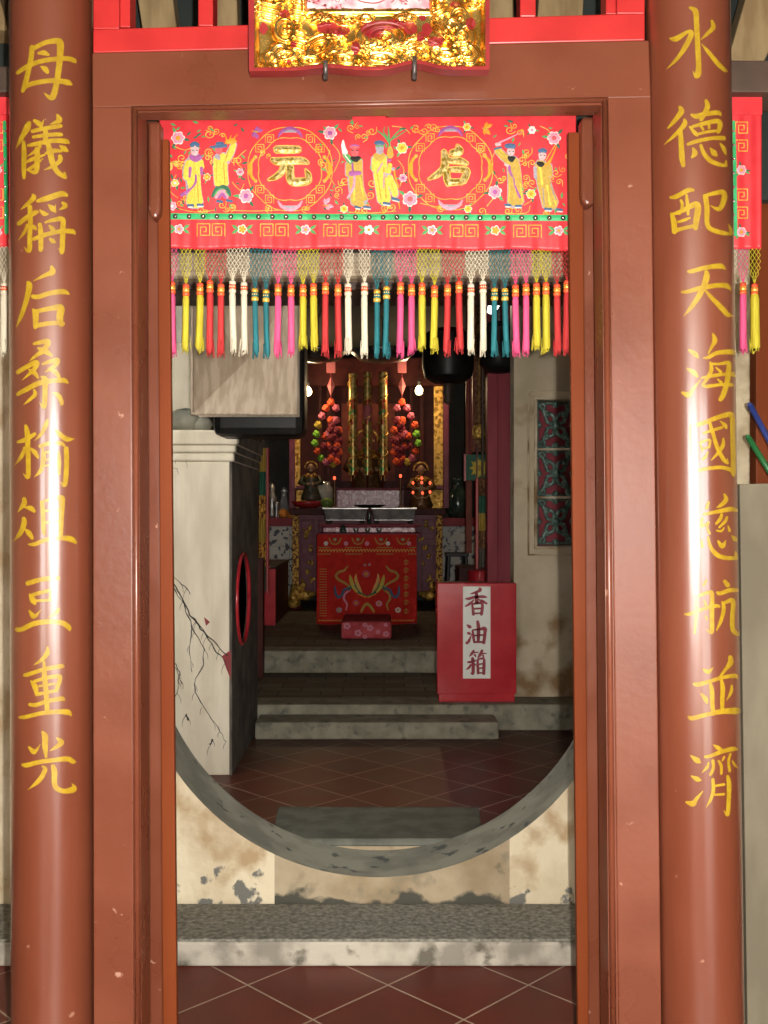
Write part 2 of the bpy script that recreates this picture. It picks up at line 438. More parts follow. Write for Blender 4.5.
# moon gate wall: round at the bottom, straight sides above
GX, GZ, GR, GY0, GY1 = -.0216, 1.068, .882, 3.71, 4.0
arc = []
NA = 72
for i in range(NA + 1):
    a = math.pi + math.pi * i / NA
    arc.append((GX + GR * math.cos(a), GZ + GR * math.sin(a)))
TX0, TX1 = XX(276, GY0), XX(507, GY0)
wm = MB(); st = MB()
for (x0, z0), (x1, z1) in zip(arc[:-1], arc[1:]):
    tgt = st if (x0 > TX0 - .01 and x1 < TX1 + .01) else wm
    for y in (GY0, GY1):
        tgt.add([(x0, y, 0), (x1, y, 0), (x1, y, z1), (x0, y, z0)], [(0, 1, 2, 3)])
wm.box(-6, GX - GR, GY0, GY1, 0, 3.5); wm.box(GX + GR, 6, GY0, GY1, 0, 3.5)
wm.box(GX - GR, GX + GR, GY0, GY1, 2.47, 3.5)
wall_moon = struct(wm.build('wall_inner', M['plaster']))
rg = MB()
ring_pts = [(GX - GR, 2.47)] + arc + [(GX + GR, 2.47)]
for (x0, z0), (x1, z1) in zip(ring_pts[:-1], ring_pts[1:]):
    rg.add([(x0, GY0 - .004, z0), (x1, GY0 - .004, z1), (x1, GY1, z1), (x0, GY1, z0)], [(0, 1, 2, 3)])
rg.build('gate_reveal', M['cement'], wall_moon, smooth=True)
th = st.build('threshold_stone', M['thresh'], wall_moon)
# court and hall side walls
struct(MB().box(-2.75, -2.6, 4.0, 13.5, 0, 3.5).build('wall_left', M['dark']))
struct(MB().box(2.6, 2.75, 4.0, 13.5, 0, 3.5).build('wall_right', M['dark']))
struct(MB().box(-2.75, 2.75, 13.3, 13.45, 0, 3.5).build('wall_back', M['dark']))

# hall front wall right of the entrance, with the glazed lattice window
WY = 7.36
wx0 = XX(514, WY)
LX0, LX1, LZ0, LZ1 = XX(537, WY), XX(537, WY) + .58, ZZ(546, WY), ZZ(400, WY)
wr = MB()
wr.box(wx0, LX0, WY, WY + .22, .18, 3.5); wr.box(LX1, 2.6, WY, WY + .22, .18, 3.5)
wr.box(LX0, LX1, WY, WY + .22, .18, LZ0); wr.box(LX0, LX1, WY, WY + .22, LZ1, 3.5)
wr.box(LX0, LX1, WY + .20, WY + .22, LZ0, LZ1)
wall_r = struct(wr.build('wall_hall', M['wall_in'], origin=(wx0, WY, .18)))
win = struct(bpy.data.objects.new('window_1', None)); win.location = (LX0, WY, LZ0); COL.objects.link(win)
fr = MB()
def ring_rect(mb, x0, x1, z0, z1, t, y0, y1, mi=0):
    mb.box(x0, x1, y0, y1, z0, z0 + t, mi); mb.box(x0, x1, y0, y1, z1 - t, z1, mi)
    mb.box(x0, x0 + t, y0, y1, z0 + t, z1 - t, mi); mb.box(x1 - t, x1, y0, y1, z0 + t, z1 - t, mi)
ring_rect(fr, LX0 - .068, LX1 + .068, LZ0 - .068, LZ1 + .068, .012, WY - .012, WY + .005)
ring_rect(fr, LX0 - .022, LX1 + .022, LZ0 - .022, LZ1 + .022, .022, WY - .022, WY + .06)
fr.build('window_frame', M['wall_in'], win, bevel=.004)
bk = MB().box(LX0, LX1, WY + .16, WY + .2, LZ0, LZ1)
bk.build('red_backing', M['maroon'], win)
tw, thh = (LX1 - LX0) / 2, (LZ1 - LZ0) / 3
for i in range(2):
    for j in range(3):
        cx = LX0 + tw * (i + .5); cz = LZ0 + thh * (j + .5)
        t = MB()
        y = WY + .075
        hw, hh = tw / 2 - .008, thh / 2 - .008
        ring_rect(t, cx - hw, cx + hw, cz - hh, cz + hh, .016, y, y + .05)
        for sx in (-1, 1):
            for sz in (-1, 1):
                t.tube([(cx + sx * hw * .92, y + .012, cz + sz * hh * .92), (cx + sx * hw * .62, y, cz + sz * hh * .62), (cx + sx * hw * .42, y + .004, cz + sz * hh * .12),
                        (cx + sx * hw * .05, y, cz + sz * hh * .06)], .015, 8)
                t.tube([(cx + sx * hw * .62, y, cz + sz * hh * .62), (cx + sx * hw * .12, y + .004, cz + sz * hh * .42), (cx, y, cz + sz * hh * .05)], .015, 8)
                t.tube([(cx + sx * hw * (.72 + .16 * math.cos(a)), y - .004, cz + sz * hh * (.8 + .13 * math.sin(a))) for a in [k * .6 for k in range(9)]], .011, 6)
                t.ball((cx + sx * hw * .45, y - .004, cz + sz * hh * .45), .02, n=8)
        t.ball((cx, y - .006, cz), .034, n=10)
        for sx in (-1, 1): t.ball((cx + sx * hw * .9, y, cz), .026, n=8)
        for sz in (-1, 1): t.ball((cx, y, cz + sz * hh * .9), .026, n=8)
        t.build('lattice_tile', M['lattice'], win, smooth=True)
for j in (1, 2):
    MB().box(LX0, LX1, WY + .05, WY + .1, LZ0 + thh * j - .008, LZ0 + thh * j + .008).build('mortar_rail', M['wall_in'], win)

struct(MB().box(-6, 6, 3.30, 3.34, 2.5, 3.5).build('wall_upper', M['roof']))
# ------------------------------------------------------------------ steps
def slab(name, mat, x0, x1, y0, y1, z0, z1, label, mats=None, bevel=.012):
    o = MB().box(x0, x1, y0, y1, z0, z1).build(name, mat, bevel=bevel, origin=((x0 + x1) / 2, y0, z0))
    return tag(o, label, 'step')
stp = thing('stone_step', (0, 3.41, 0), 'long granite step with flaking white riser below the moon gate', 'step')
MB().box(-2.4, 2.4, 3.395, 3.70, .0, .084).build('riser', M['whitewash'], stp, bevel=.01)
MB().box(-2.4, 2.4, 3.39, 3.70, .084, .094).build('tread', M['granite'], stp, bevel=.01)
blk = thing('stepping_block', (0, 4.0, 0), 'grey green stone block step just inside the bottom of the moon gate', 'step')
low = [(XX(275, 4.0), 4.0), (XX(481, 4.0), 4.0), (XX(477, 4.4), 4.405), (XX(280, 4.4), 4.405)]
MB().vloft([(x, y, 0) for x, y in low], [(x, y, .205) for x, y in low]).build('riser', M['thresh'], blk)
MB().vloft([(x, y, .205) for x, y in low], [(x, y, .236) for x, y in low]).build('tread', M['stone_dark'], blk, bevel=.008)
slab('stone_step', M['stone'], -.85, XX(499, 6.78), 6.78, 7.06, 0, .115, 'low stone kerb step at the far edge of the red court floor')
pf = thing('stone_landing', (0, 7.06, 0), 'stone landing that carries the red offering box', 'step')
MB().box(-2.6, 2.6, 7.06, 7.34, 0, .18).build('edge_stone', M['stone'], pf, bevel=.012)
MB().box(-2.6, 2.6, 7.34, 8.5, 0, .178).build('brick_paving', M['brick'], pf)
slab('stone_step', M['stone'], -2.6, 2.6, 8.44, 8.72, .18, .362, 'pale stone kerb at the front of the altar hall floor')

# ------------------------------------------------------------------ door frame
def FY(px):
    return 2.45 - .035 * ((px - 384) / F * 2.45)
def FP(px, py, d=0.0):
    return P(px, py, FY(px) - d)
frame = thing('door_frame', (XX(370, 2.45), 2.45, 0), 'brown painted timber door frame between the two lettered columns', 'door frame')
BY = 1142
MB().prism([FP(92.3, 107), FP(131, 107), FP(134, BY), FP(93.5, BY)], .09).build('jamb', M['brown'], frame, bevel=.003)
MB().prism([FP(608, 97), FP(651, 97), FP(663, BY), FP(620, BY)], .10).build('jamb', M['brown'], frame, bevel=.003)
MB().prism([FP(92, 52.5), FP(649, 40), FP(651, 97.5), FP(92.3, 107.5)], .06).build('header_beam', M['brown'], frame, bevel=.003)
bd = MB()
def bead_run(a, b, r):
    A, B = FP(*a), FP(*b)
    bd.tube([(A[0], A[1] + .002, A[2]), (B[0], B[1] + .002, B[2])], r, 10)
bead_run((134.5, 107), (138, BY), .0075); bead_run((605, 100), (614.5, BY), .0075); bead_run((131, 108.5), (608, 99.5), .0065)
bd.build('bead_moulding', M['brown'], frame, smooth=True)
rv = MB()
rv.prism([FP(131, 107, -.004), FP(138, 107, -.004), FP(142, BY, -.004), FP(134, BY, -.004)], .092)
rv.prism([FP(601, 97, -.004), FP(608, 97, -.004), FP(620, BY, -.004), FP(610, BY, -.004)], .096)
rv.prism([FP(131, 107, -.004), FP(608, 97, -.004), FP(608, 105, -.004), FP(131, 112.5, -.004)], .045)
rv.build('rebate', M['brown'], frame)
# head block behind the header, notched in the middle
hb = MB()
hb.prism([P(140, 90, 2.52), P(352, 88, 2.52), P(352, 115.5, 2.52), P(140, 116, 2.52)], .03)
hb.prism([P(387, 88, 2.52), P(606, 88, 2.52), P(606, 111, 2.52), P(387, 113, 2.52)], .03)
hb.build('head_block', M['brown'], frame, bevel=.003)
MB().prism([P(334, 112, 2.508), P(349, 112, 2.508), P(349, 117, 2.508), P(334, 117, 2.508)], .012).build('latch_block', M['brown'], frame)
# red transom above the header
tr = MB()
tr.prism([FP(93, 29, -.01), FP(645, 13, -.01), FP(645, 40.2, -.01), FP(93, 52.6, -.01)], .09)
tr.build('transom_rail', M['rail_red'], frame, bevel=.003)
for x0, x1 in ((93, 119), (198, 213), (300, 314), (405, 419), (520, 536), (617, 645)):
    yb = 29 - 16 * (x0 - 93) / 552
    MB().prism([FP(x0, -110, -.015), FP(x1, -110, -.015), FP(x1, yb, -.015), FP(x0, yb, -.015)], .07).build('transom_bar', M['rail_red'], frame, bevel=.003)
for x0, x1, yb in ((119.5, 130, 27), (606, 616.5, 14)):
    MB().prism([FP(x0, -110, -.03), FP(x1, -110, -.03), FP(x1, yb, -.03), FP(x0, yb, -.03)], .06).build('transom_stile', M['rail_red'], frame, bevel=.002)
MB().prism([FP(93, -160), FP(645, -160), FP(645, -110), FP(93, -110)], .1).build('top_rail', M['rail_red'], frame, bevel=.003)
MB().prism([FP(88, -330), FP(650, -330), FP(650, -158), FP(88, -158)], .1).build('upper_beam', M['brown'], frame)

# door leaves, folded back behind the jambs
def leaf(name, label, sgn, stile, post, bracket):
    # stile: (x0top,x1top,ytop,x0bot,x1bot)  light edge seen from the front
    root = thing(name, (XX(stile[3], 2.62), 2.62, 0), label, 'door')
    BYd = 512 + (EYE - .012) * F / 2.62
    a, b, yt, c, d = stile
    MB().prism([P(a, yt, 2.62), P(b, yt, 2.62), P(d, BYd, 2.62), P(c, BYd, 2.62)], .022).build('stile', M['leaf'], root, bevel=.003)
    a, b, yt, c, d = post
    MB().prism([P(a, yt, 2.64), P(b, yt, 2.64), P(d, BYd - 3, 2.64), P(c, BYd - 3, 2.64)], .05).build('pivot_post', M['brown'], root, bevel=.004)
    # panel folded outward behind
    oy = 3.15
    def pl(x, Y, z): return (XX(x, Y), Y, z)
    zb, zt = .02, ZZ(stile[2] + 4, 2.62)
    inner = post[4] - 9 if sgn < 0 else post[3] + 9
    outer = post[3] if sgn < 0 else post[4]
    off = 34 * sgn
    plan = [(inner, 2.685), (outer, 2.685), (outer + off, oy), (inner + off, oy)]
    MB().vloft([pl(x, Y, zb) for x, Y in plan], [pl(x, Y, zt) for x, Y in plan]).build('panel', M['leaf'], root)
    x0, x1, y0, y1 = bracket
    br = MB()
    pts = [(x0, y0), (x1, y0), (x1, y1 - 12), (x1 - 1.5, y1 - 4), ((x0 + x1) / 2, y1), (x0 + 1.5, y1 - 4), (x0, y1 - 12)]
    br.prism([P(x, y, 2.588) for x, y in pts], .05)
    br.build('pivot_bracket', M['brown'], root, bevel=.008)
    return root
leaf('door_leaf', 'opened brown door leaf at the left jamb, seen edge on', -1, (157, 168.5, 139, 163, 177.5), (147, 158, 121, 150, 164.5), (148, 160, 121, 219))
leaf('door_leaf', 'opened brown door leaf at the right jamb, seen edge on', 1, (568.5, 583, 132, 578.5, 589.5), (583, 597.5, 117, 588.5, 607), (581.5, 596.5, 117, 206))

# ------------------------------------------------------------------ columns with painted couplets
def G(s):
    return [[tuple(float(c) for c in p.split(',')) for p in st_.split()] for st_ in s.split(';')]
GL = [
 (5, 30, "260,160,45 255,250,50 225,400,48 195,520,50 172,590,35;265,185,40 380,125,45 500,105,55 530,140,70 525,280,60 505,450,55 485,560,55 460,640,60 430,650,40 375,605,8;320,225,25 375,220,50 420,240,25;340,350,10 385,375,55 410,410,35;120,415,35 200,360,45 330,305,45 480,280,45 600,275,45 660,295,45 680,318,10;205,555,20 250,520,45 400,490,45 520,490,48 600,505,55 640,525,20"),
 (5, 107, "235,150,40 215,200,65 165,290,45 105,400,6;180,330,30 185,450,48 183,600,45 185,685,30;280,130,30 320,155,50 350,180,40;375,120,5 355,165,30;500,75,25 520,125,60 480,150,30 430,168,6;260,235,35 340,215,40 520,185,40 540,195,15;270,290,30 400,270,38 530,265,38 545,280,10;390,200,40 390,280,50 385,350,40;220,372,25 300,355,40 450,325,45 580,330,50 615,352,15;340,375,30 300,420,35 215,475,6;310,400,50 310,520,52 305,600,50 285,628,40 215,605,15;205,530,20 270,500,38 380,460,20;215,605,25 290,560,35 365,495,8;415,360,45 435,440,60 455,530,55 500,620,50 560,665,40 585,680,25;580,680,30 570,630,20;390,445,25 470,420,42 545,425,25;525,470,40 530,510,45 470,565,35 375,605,6;525,370,15 565,400,55 600,425,25"),
 (5, 184, "270,105,30 275,135,50 215,195,35 150,248,5;130,385,40 200,330,45 290,275,45 320,270,25;240,215,45 245,350,45 240,500,45 238,620,48 220,645,30 185,605,6;215,390,25 190,460,30 130,540,5;260,395,20 285,420,40 305,440,15;310,165,30 400,140,55 540,95,55 595,110,30;335,250,15 375,285,45 415,290,20;415,200,15 455,235,55 485,270,20;485,200,6 480,250,20;550,180,25 580,210,45 515,250,6;335,385,40 345,480,48 345,620,45 350,640,30;385,370,20 470,345,40 550,340,50 555,420,50 550,560,52 548,640,45 540,665,25 515,615,8;425,400,20 455,430,45 480,440,15;275,530,35 380,490,42 530,455,42 640,455,48 670,480,20;430,525,25 460,550,45 485,560,15"),
 (5, 262, "445,45,30 455,95,60 380,130,35 275,182,8;220,195,35 235,230,60 215,340,50 165,500,40 110,625,5;265,330,40 320,335,45 430,300,45 560,285,50 615,310,15;270,455,25 295,500,60 295,590,50 290,635,30;300,475,40 420,450,45 520,435,60 535,460,75 525,530,65 535,595,50 560,590,40;305,610,45 420,590,42 520,585,40"),
 (5, 333, "275,105,25 340,90,40 405,80,50 410,110,50 360,175,50 290,225,30 235,270,5;315,145,20 380,170,55 450,220,30;120,380,40 200,330,42 290,285,50 310,300,45 270,360,40 165,455,5;230,350,15 280,380,45 320,430,25;360,300,25 430,275,40 500,260,45 495,295,45 440,340,35 380,380,6;420,340,15 480,375,50 520,420,30;120,590,35 200,545,45 330,480,50 450,460,48 560,455,48 605,480,20;350,420,20 385,450,60 385,560,48 380,680,50 370,715,30 335,670,8;280,545,20 290,590,40 240,640,30 180,690,5;455,570,10 510,600,45 545,670,40 530,690,15"),
 (5, 412, "120,290,25 200,265,45 290,210,35;200,130,30 215,200,50 222,350,48 225,500,45 225,600,48 215,630,30 175,590,6;190,340,25 165,420,40 95,510,5;250,350,20 290,390,45 320,440,25;410,75,25 390,130,45 350,210,35 285,275,5;450,140,15 520,210,45 590,260,50 665,258,6;330,330,30 430,300,40 530,300,40 570,325,25;360,340,20 370,440,45 345,560,40 280,625,6;360,395,20 440,390,30 450,480,30 450,620,30;380,460,20 440,450,18;370,520,18 440,505,18;515,380,20 520,480,40 520,600,25;585,345,45 590,450,48 585,600,48 570,700,45 530,670,8"),
 (5, 487, "185,110,40 185,160,50 125,240,8;190,195,15 250,205,50 285,235,30;180,300,40 185,350,52 150,440,45 85,520,5;195,405,15 230,440,50 265,495,30;355,140,40 365,250,42 370,400,40 380,460,20;355,140,20 440,120,35 540,105,55 545,160,55 540,320,45 535,470,40;385,230,25 520,220,25;385,340,25 520,330,25;225,550,15 290,548,40 400,505,40 540,490,45 630,500,55 680,535,30"),
 (5, 570, "215,130,45 330,95,45 450,80,45 515,80,40;240,235,25 270,290,60 290,325,30;265,240,35 350,215,38 440,195,35 440,230,30 430,280,30;300,295,25 440,288,25;235,390,20 270,440,50 295,440,30 350,380,5;515,370,30 490,410,40 410,460,6;110,570,40 160,570,45 280,515,48 430,495,48 550,510,50 610,550,50 620,580,20"),
 (5, 645, "410,20,20 405,80,50 350,145,35 275,192,5;185,290,30 230,280,40 370,235,38 520,205,45 560,205,30;250,345,20 290,400,55 305,470,35;280,350,30 400,315,35 510,300,45 525,330,45 490,440,40;330,395,22 480,370,22;300,475,35 400,455,30 500,435,30;375,160,25 380,300,48 395,450,48 405,620,45;235,570,30 300,575,40 400,540,38 540,515,45 570,530,15;140,695,25 200,690,38 350,655,40 500,640,45 600,645,55 635,675,20"),
 (5, 725, "360,65,25 385,110,60 385,200,55 395,310,25;230,210,20 275,255,50 300,245,30 340,185,5;495,125,20 540,165,55 500,205,40 430,248,6;165,380,25 210,385,45 330,355,42 480,335,42 600,325,50 650,350,45 678,355,15;360,395,20 385,430,45 330,530,45 220,622,5;460,390,40 475,450,55 475,560,50 500,610,48 570,635,45 650,620,60 665,600,40 640,560,6"),
]
GRT = [
 (660, 2, "285,55,25 340,90,55 350,200,50 360,400,50 370,600,50 365,690,60 345,720,30 315,665,6;95,350,15 155,355,55 270,285,30 300,310,50 250,420,50 170,540,35 65,645,5;495,180,25 510,245,45 460,300,35 395,360,10;400,405,8 470,490,38 560,600,45 620,655,35 650,668,5"),
 (660, 94, "190,125,30 205,170,55 140,260,40 75,330,15;235,245,25 235,295,50 150,390,35 40,488,5;195,360,45 205,480,50 210,600,55 225,690,40;300,200,25 350,215,50 430,195,45 550,180,45 580,205,20;440,60,30 455,120,50 420,200,45 390,250,35;285,315,20 340,380,40 360,400,25;310,315,28 440,280,40 550,260,45 575,300,50 555,370,35;385,300,25 415,345,25;470,280,25 470,330,25;350,390,25 450,365,28 550,355,25;265,485,30 350,455,38 500,425,35 600,425,45 620,440,20;315,520,20 335,570,55 305,610,20;390,490,30 420,570,40 480,640,45 560,675,40 630,690,25;630,690,35 632,640,15;480,520,15 515,565,55 540,590,30;575,475,15 610,525,40 630,580,20"),
 (660, 172, "100,245,25 160,235,45 270,175,45 325,175,25;110,400,30 135,480,55 140,580,50;110,410,25 200,380,40 340,310,55 365,350,60 350,450,60 340,545,45;140,565,40 230,540,35 340,515,38;200,270,25 215,320,30 190,410,15;255,220,25 265,320,35 270,410,25;175,480,25 240,460,30 290,440,18;420,230,30 520,205,40 600,195,50 615,250,55 570,355,45 485,325,8;435,235,50 450,350,50 450,480,45 480,545,45 580,580,45 685,600,20;680,595,45 675,550,30 655,500,6"),
 (670, 250, "170,205,20 210,205,40 340,170,42 480,155,50 530,185,15;110,405,20 170,400,38 300,365,45 450,340,45 540,345,50 580,385,15;345,205,35 350,260,60 310,380,55 220,530,45 130,635,5;335,385,15 400,460,40 510,575,50 550,620,45 612,635,5"),
 (670, 328, "180,210,20 240,250,50 270,285,20;165,390,20 230,430,50 265,470,25;115,620,25 180,640,60 220,590,35 290,500,10;410,55,20 430,120,50 400,180,30 365,250,10;315,290,10 370,280,35 450,240,40 590,230,50 620,255,25;385,330,20 395,400,40 360,480,35 310,545,25;390,345,25 470,345,25 560,335,40 560,400,50 545,520,50 510,640,50 480,690,40;300,480,18 400,460,35 520,445,30 610,445,45 645,480,15;310,555,20 360,560,35 480,545,28 580,545,35 605,555,15;440,380,15 490,425,30;455,490,15 490,525,30"),
 (670, 405, "200,200,35 300,180,40 440,125,42 570,90,50 595,130,50 600,300,50 605,500,48 605,640,50 610,680,25;205,215,40 210,400,40 215,600,35;220,640,30 360,610,35 500,600,35 600,630,40;380,170,30 410,270,35 450,400,40 510,520,40 555,560,25;550,560,25 548,510,6;320,270,25 400,245,30 500,215,28;510,320,20 505,390,38 460,460,30 395,530,10;480,155,10 525,195,40 540,225,20;290,370,20 310,440,25;290,360,25 380,335,25 375,400,25;310,420,20 380,405,18;310,520,25 340,500,28 365,450,10"),
 (670, 492, "520,20,20 535,75,45 490,125,35 445,150,8;370,95,25 350,160,30;320,215,25 420,195,35 580,165,45 640,180,30;310,250,25 300,330,30 350,300,15;370,290,25 355,340,25 380,400,25;495,215,28 480,260,35 440,305,25;545,240,25 530,280,30 470,340,20;445,370,15 490,375,25 520,340,10;555,325,15 570,375,28;365,430,20 385,520,35 440,595,45 520,630,42 620,635,35;630,640,40 630,600,30 625,565,6;460,470,20 500,520,50 535,460,6;590,420,15 620,450,45 635,470,20;300,460,20 310,530,30"),
 (670, 572, "350,80,25 320,130,25;250,220,30 255,380,35 235,590,20;260,235,30 370,195,35 400,215,45 400,400,45 400,560,45 385,580,25 345,545,6;140,405,15 200,400,35 320,355,35 440,325,35 475,335,20;325,270,15 345,320,30;340,420,20 355,455,25;520,85,35 555,130,45;450,195,25 480,205,40 570,175,40 645,175,38;500,285,20 515,350,40 490,460,35 445,560,15;510,300,28 590,270,45 605,310,45 595,450,45 600,550,45 640,590,45 670,585,30 675,520,6"),
 (670, 652, "320,165,20 365,190,45 415,150,8;575,45,40 580,100,55 530,170,30 470,245,15;225,305,25 280,310,45 400,275,35 520,240,35 620,230,45 640,250,20;385,300,25 400,370,45 405,500,42 415,600,35;490,260,25 505,350,45 500,450,42 500,550,35;300,400,20 340,450,45 355,490,20;590,320,20 585,380,35 540,465,5;175,620,20 220,635,45 350,600,40 500,570,50 640,565,65 660,570,50"),
 (670, 740, "200,150,15 260,195,55 290,215,20;205,345,15 260,375,50 295,385,20;155,595,20 220,610,60 250,570,35 315,490,10;415,45,10 460,75,40 510,110,30;335,160,25 380,155,35 500,110,38 600,85,45 640,90,25;370,215,15 355,260,30 305,315,6;410,195,30 415,270,30 385,335,28;465,200,25 490,250,30 490,325,25;520,160,22 500,200,15;580,130,22 560,200,25 570,300,28;595,200,12 620,240,25 650,270,8;410,375,30 415,480,35 390,570,30 345,650,5;430,440,22 520,425,25;425,525,22 520,520,25;550,345,30 565,420,45 562,560,40 555,690,40 545,720,25 515,675,6"),
]
def column(cpx_top, cpx_bot, hw, Yc, glyphs, label):
    # axis as straight line through the two pixel centres at depth Yc
    zt, zb = ZZ(0, Yc), ZZ(1024, Yc)
    xt, xb = XX(cpx_top, Yc), XX(cpx_bot, Yc)
    k = (xt - xb) / (zt - zb)
    ax = lambda z: xb + k * (z - zb)
    r = hw / F * Yc * .968
    root = thing('painted_column', (ax(0), Yc, 0), label, 'column')
    sh = MB(); n = 64
    zs = [0.0] + [3.5 * i / 24 for i in range(1, 25)]
    vs = []; fs = []
    for z in zs:
        for j in range(n):
            a = 2 * math.pi * j / n
            vs.append((ax(z) + r * math.cos(a), Yc + r * math.sin(a), z))
    for i in range(len(zs) - 1):
        for j in range(n):
            fs.append((i * n + j, i * n + (j + 1) % n, (i + 1) * n + (j + 1) % n, (i + 1) * n + j))
    sh.add(vs, fs)
    sh.build('shaft', M['column'], root, smooth=True)
    def T(px, py, h):
        dx, dz = (px - 384) / F, (512 - py) / F
        t = Yc - r
        for _ in range(4):
            xc = ax(EYE + t * dz)
            A = dx * dx + 1; B = -2 * (xc * dx + Yc); C_ = xc * xc + Yc * Yc - r * r
            D = max(0.0, B * B - 4 * A * C_)
            t = (-B - math.sqrt(D)) / (2 * A)
        x, y, z = t * dx, t, EYE + t * dz
        xc = ax(z)
        nx, ny = (x - xc), (y - Yc)
        l = math.hypot(nx, ny)
        return (xc + nx / l * (r + h), Yc + ny / l * (r + h), z)
    for (ox, oy, s) in glyphs:
        mb = MB()
        S = 80 / 768
        for stg in G(s):
            mb.stroke([(ox + x * S, oy + y * S, w * S) for x, y, w in stg], T, 0, .0007)
        mb.build('painted_character', M['yellow'], root)
    return root
column(51.5, 53.5, 41.5, 2.53, GL, 'round brown column with ten yellow characters left of the doorway')
column(687.5, 701.5, 42.3, 2.45, GRT, 'round brown column with ten yellow characters right of the doorway')
# ------------------------------------------------------------------ gilt plaque over the door
YP = 2.33
plq = thing('gilt_plaque', P(369, 75, YP + .08), 'carved gilt and red plaque hung over the doorway on two iron hooks', 'plaque')
def wavy(x):      # bottom edge of the board, in frame pixels
    return 74.5 - 3.0 * math.exp(-((x - 328) / 22) ** 2) - 6.5 * math.exp(-((x - 415) / 20) ** 2) - 1.5 * (x - 250) / 240
YB = YP + .045
edge = [P(x, wavy(x), YB) for x in np.linspace(249, 489.5, 40)]
YB2 = YP + .072
MB().prism([P(x, wavy(x) - 2.5, YB2) for x in np.linspace(250, 488.5, 40)] + [P(488, -110, YB2), P(248, -110, YB2)], .022).build('backing_board', M['plaque_red'], plq)
bo = MB()
pth = [(247.5, -112)] + [(x, wavy(x) - 3.5) for x in np.linspace(249, 489.5, 40)] + [(490, -112)]
inn = [(255.5, -104)] + [(256 + (x - 249) * .952, wavy(x) - 7.5) for x in np.linspace(249, 489.5, 40)] + [(484.5, -104)]
for (a, b, c, d) in list(zip(pth[:-1], pth[1:], inn[1:], inn[:-1])) + [(pth[-1], pth[0], inn[0], inn[-1])]:
    bo.prism([P(*q_, YP + .03) for q_ in (a, b, c, d)], .035)
bo.build('red_border', M['plaque_red'], plq)
# carved border: one height field with overlapping scalloped leaves, red ground showing in the gaps
NXg, NYg = 190, 150
gx = np.linspace(254.5, 485.5, NXg); 
px = np.tile(gx, (NYg, 1))
py = np.zeros((NYg, NXg))
for i, x in enumerate(gx):
    py[:, i] = np.linspace(-105, wavy(x) - 7.0, NYg)
bot = np.array([wavy(x) - 7.0 for x in gx])[None, :]
ix0, ix1, iy0, iy1 = 307, 430, -60, 9
d_out = np.minimum(np.minimum(px - 254.5, 485.5 - px), np.minimum(bot - py, py + 105))
dxn = np.maximum(np.maximum(ix0 - px, px - ix1), 0); dyn = np.maximum(np.maximum(iy0 - py, py - iy1), 0)
d_in = np.hypot(dxn, dyn)
fr_ = d_out / (d_out + d_in + 1e-6)               # 0 rim .. 1 inner panel
base = -0.022 * np.clip(fr_, 0, 1)                # sinks towards the panel
orn = np.zeros_like(px); 
rng = np.random.RandomState(4)
def fan(cx, cy, rx, ry, ang, h, nr, kind):
    global orn
    dx, dy = px - cx, py - cy
    c, s = math.cos(ang), math.sin(ang)
    u, v = (dx * c + dy * s) / rx, (-dx * s + dy * c) / ry
    r = np.hypot(u, v)
    m = r < 1
    dome = h * np.sqrt(np.clip(1 - r * r, 0, 1))
    if kind == 0: rib = .34 * h * np.cos(r * nr * math.pi)
    elif kind == 1: rib = .36 * h * np.cos(np.arctan2(v, u) * nr)
    else: rib = .36 * h * np.cos(v * nr * math.pi)
    orn = np.where(m, np.maximum(orn, dome + rib + .001 * rng.rand()), orn)
for side in (0, 1):
    for k in range(9):
        x = (268 + rng.uniform(-4, 18)) if not side else (470 + rng.uniform(-18, 4))
        fan(x, -95 + k * 18 + rng.uniform(-5, 5), rng.uniform(9, 15), rng.uniform(10, 20), rng.uniform(-.4, .4), rng.uniform(.010, .016), rng.randint(3, 6), rng.choice([0, 2]))
    for k in range(7):
        x = (296 if not side else 441) + rng.uniform(-6, 6)
        fan(x, -90 + k * 20, 9, 13, rng.uniform(-.5, .5), .012, 5, 2)
for (cx, cy, rx, ry, ang, kind, nr) in [(318, 47, 24, 12, -.5, 0, 4), (331, 36, 8, 7, -.3, 1, 8), (341, 34, 7, 6, 0, 1, 8), (296, 42, 12, 14, .3, 2, 5), (285, 55, 20, 9, -.2, 0, 4), (310, 60, 24, 8, 0, 0, 4),
        (345, 58, 22, 8, .1, 0, 4), (362, 48, 12, 9, .2, 1, 9), (380, 58, 26, 8, 0, 0, 5), (384, 36, 28, 15, 0, 0, 6), (388, 45, 30, 8, 0, 1, 10), (353, 51, 9, 9, 0, 2, 4),
        (415, 42, 13, 8, -.3, 2, 4), (410, 54, 17, 7, -.2, 0, 4), (447, 55, 22, 9, .1, 0, 5), (432, 44, 12, 6, .4, 2, 4), (465, 52, 18, 11, .5, 0, 5), (445, 28, 16, 12, .7, 2, 6), (462, 36, 16, 14, .9, 0, 5),
        (320, 19, 15, 6, 0, 1, 8), (345, 20, 12, 5, .1, 1, 7), (366, 19, 10, 5, 0, 0, 3), (405, 18, 12, 5, 0, 1, 8), (274, 60, 13, 10, .5, 0, 5), (400, 62, 20, 6, 0, 0, 4), (433, 63, 20, 6, 0, 0, 4)]:
    fan(cx, cy, rx, ry, ang, .015, nr, kind)
rim = np.clip(1 - d_out / 4.0, 0, 1); rim2 = np.clip(1 - np.abs(d_in - 2.0) / 4.0, 0, 1)
hgt = base + orn + .012 * np.sqrt(rim) + .008 * np.sqrt(rim2)
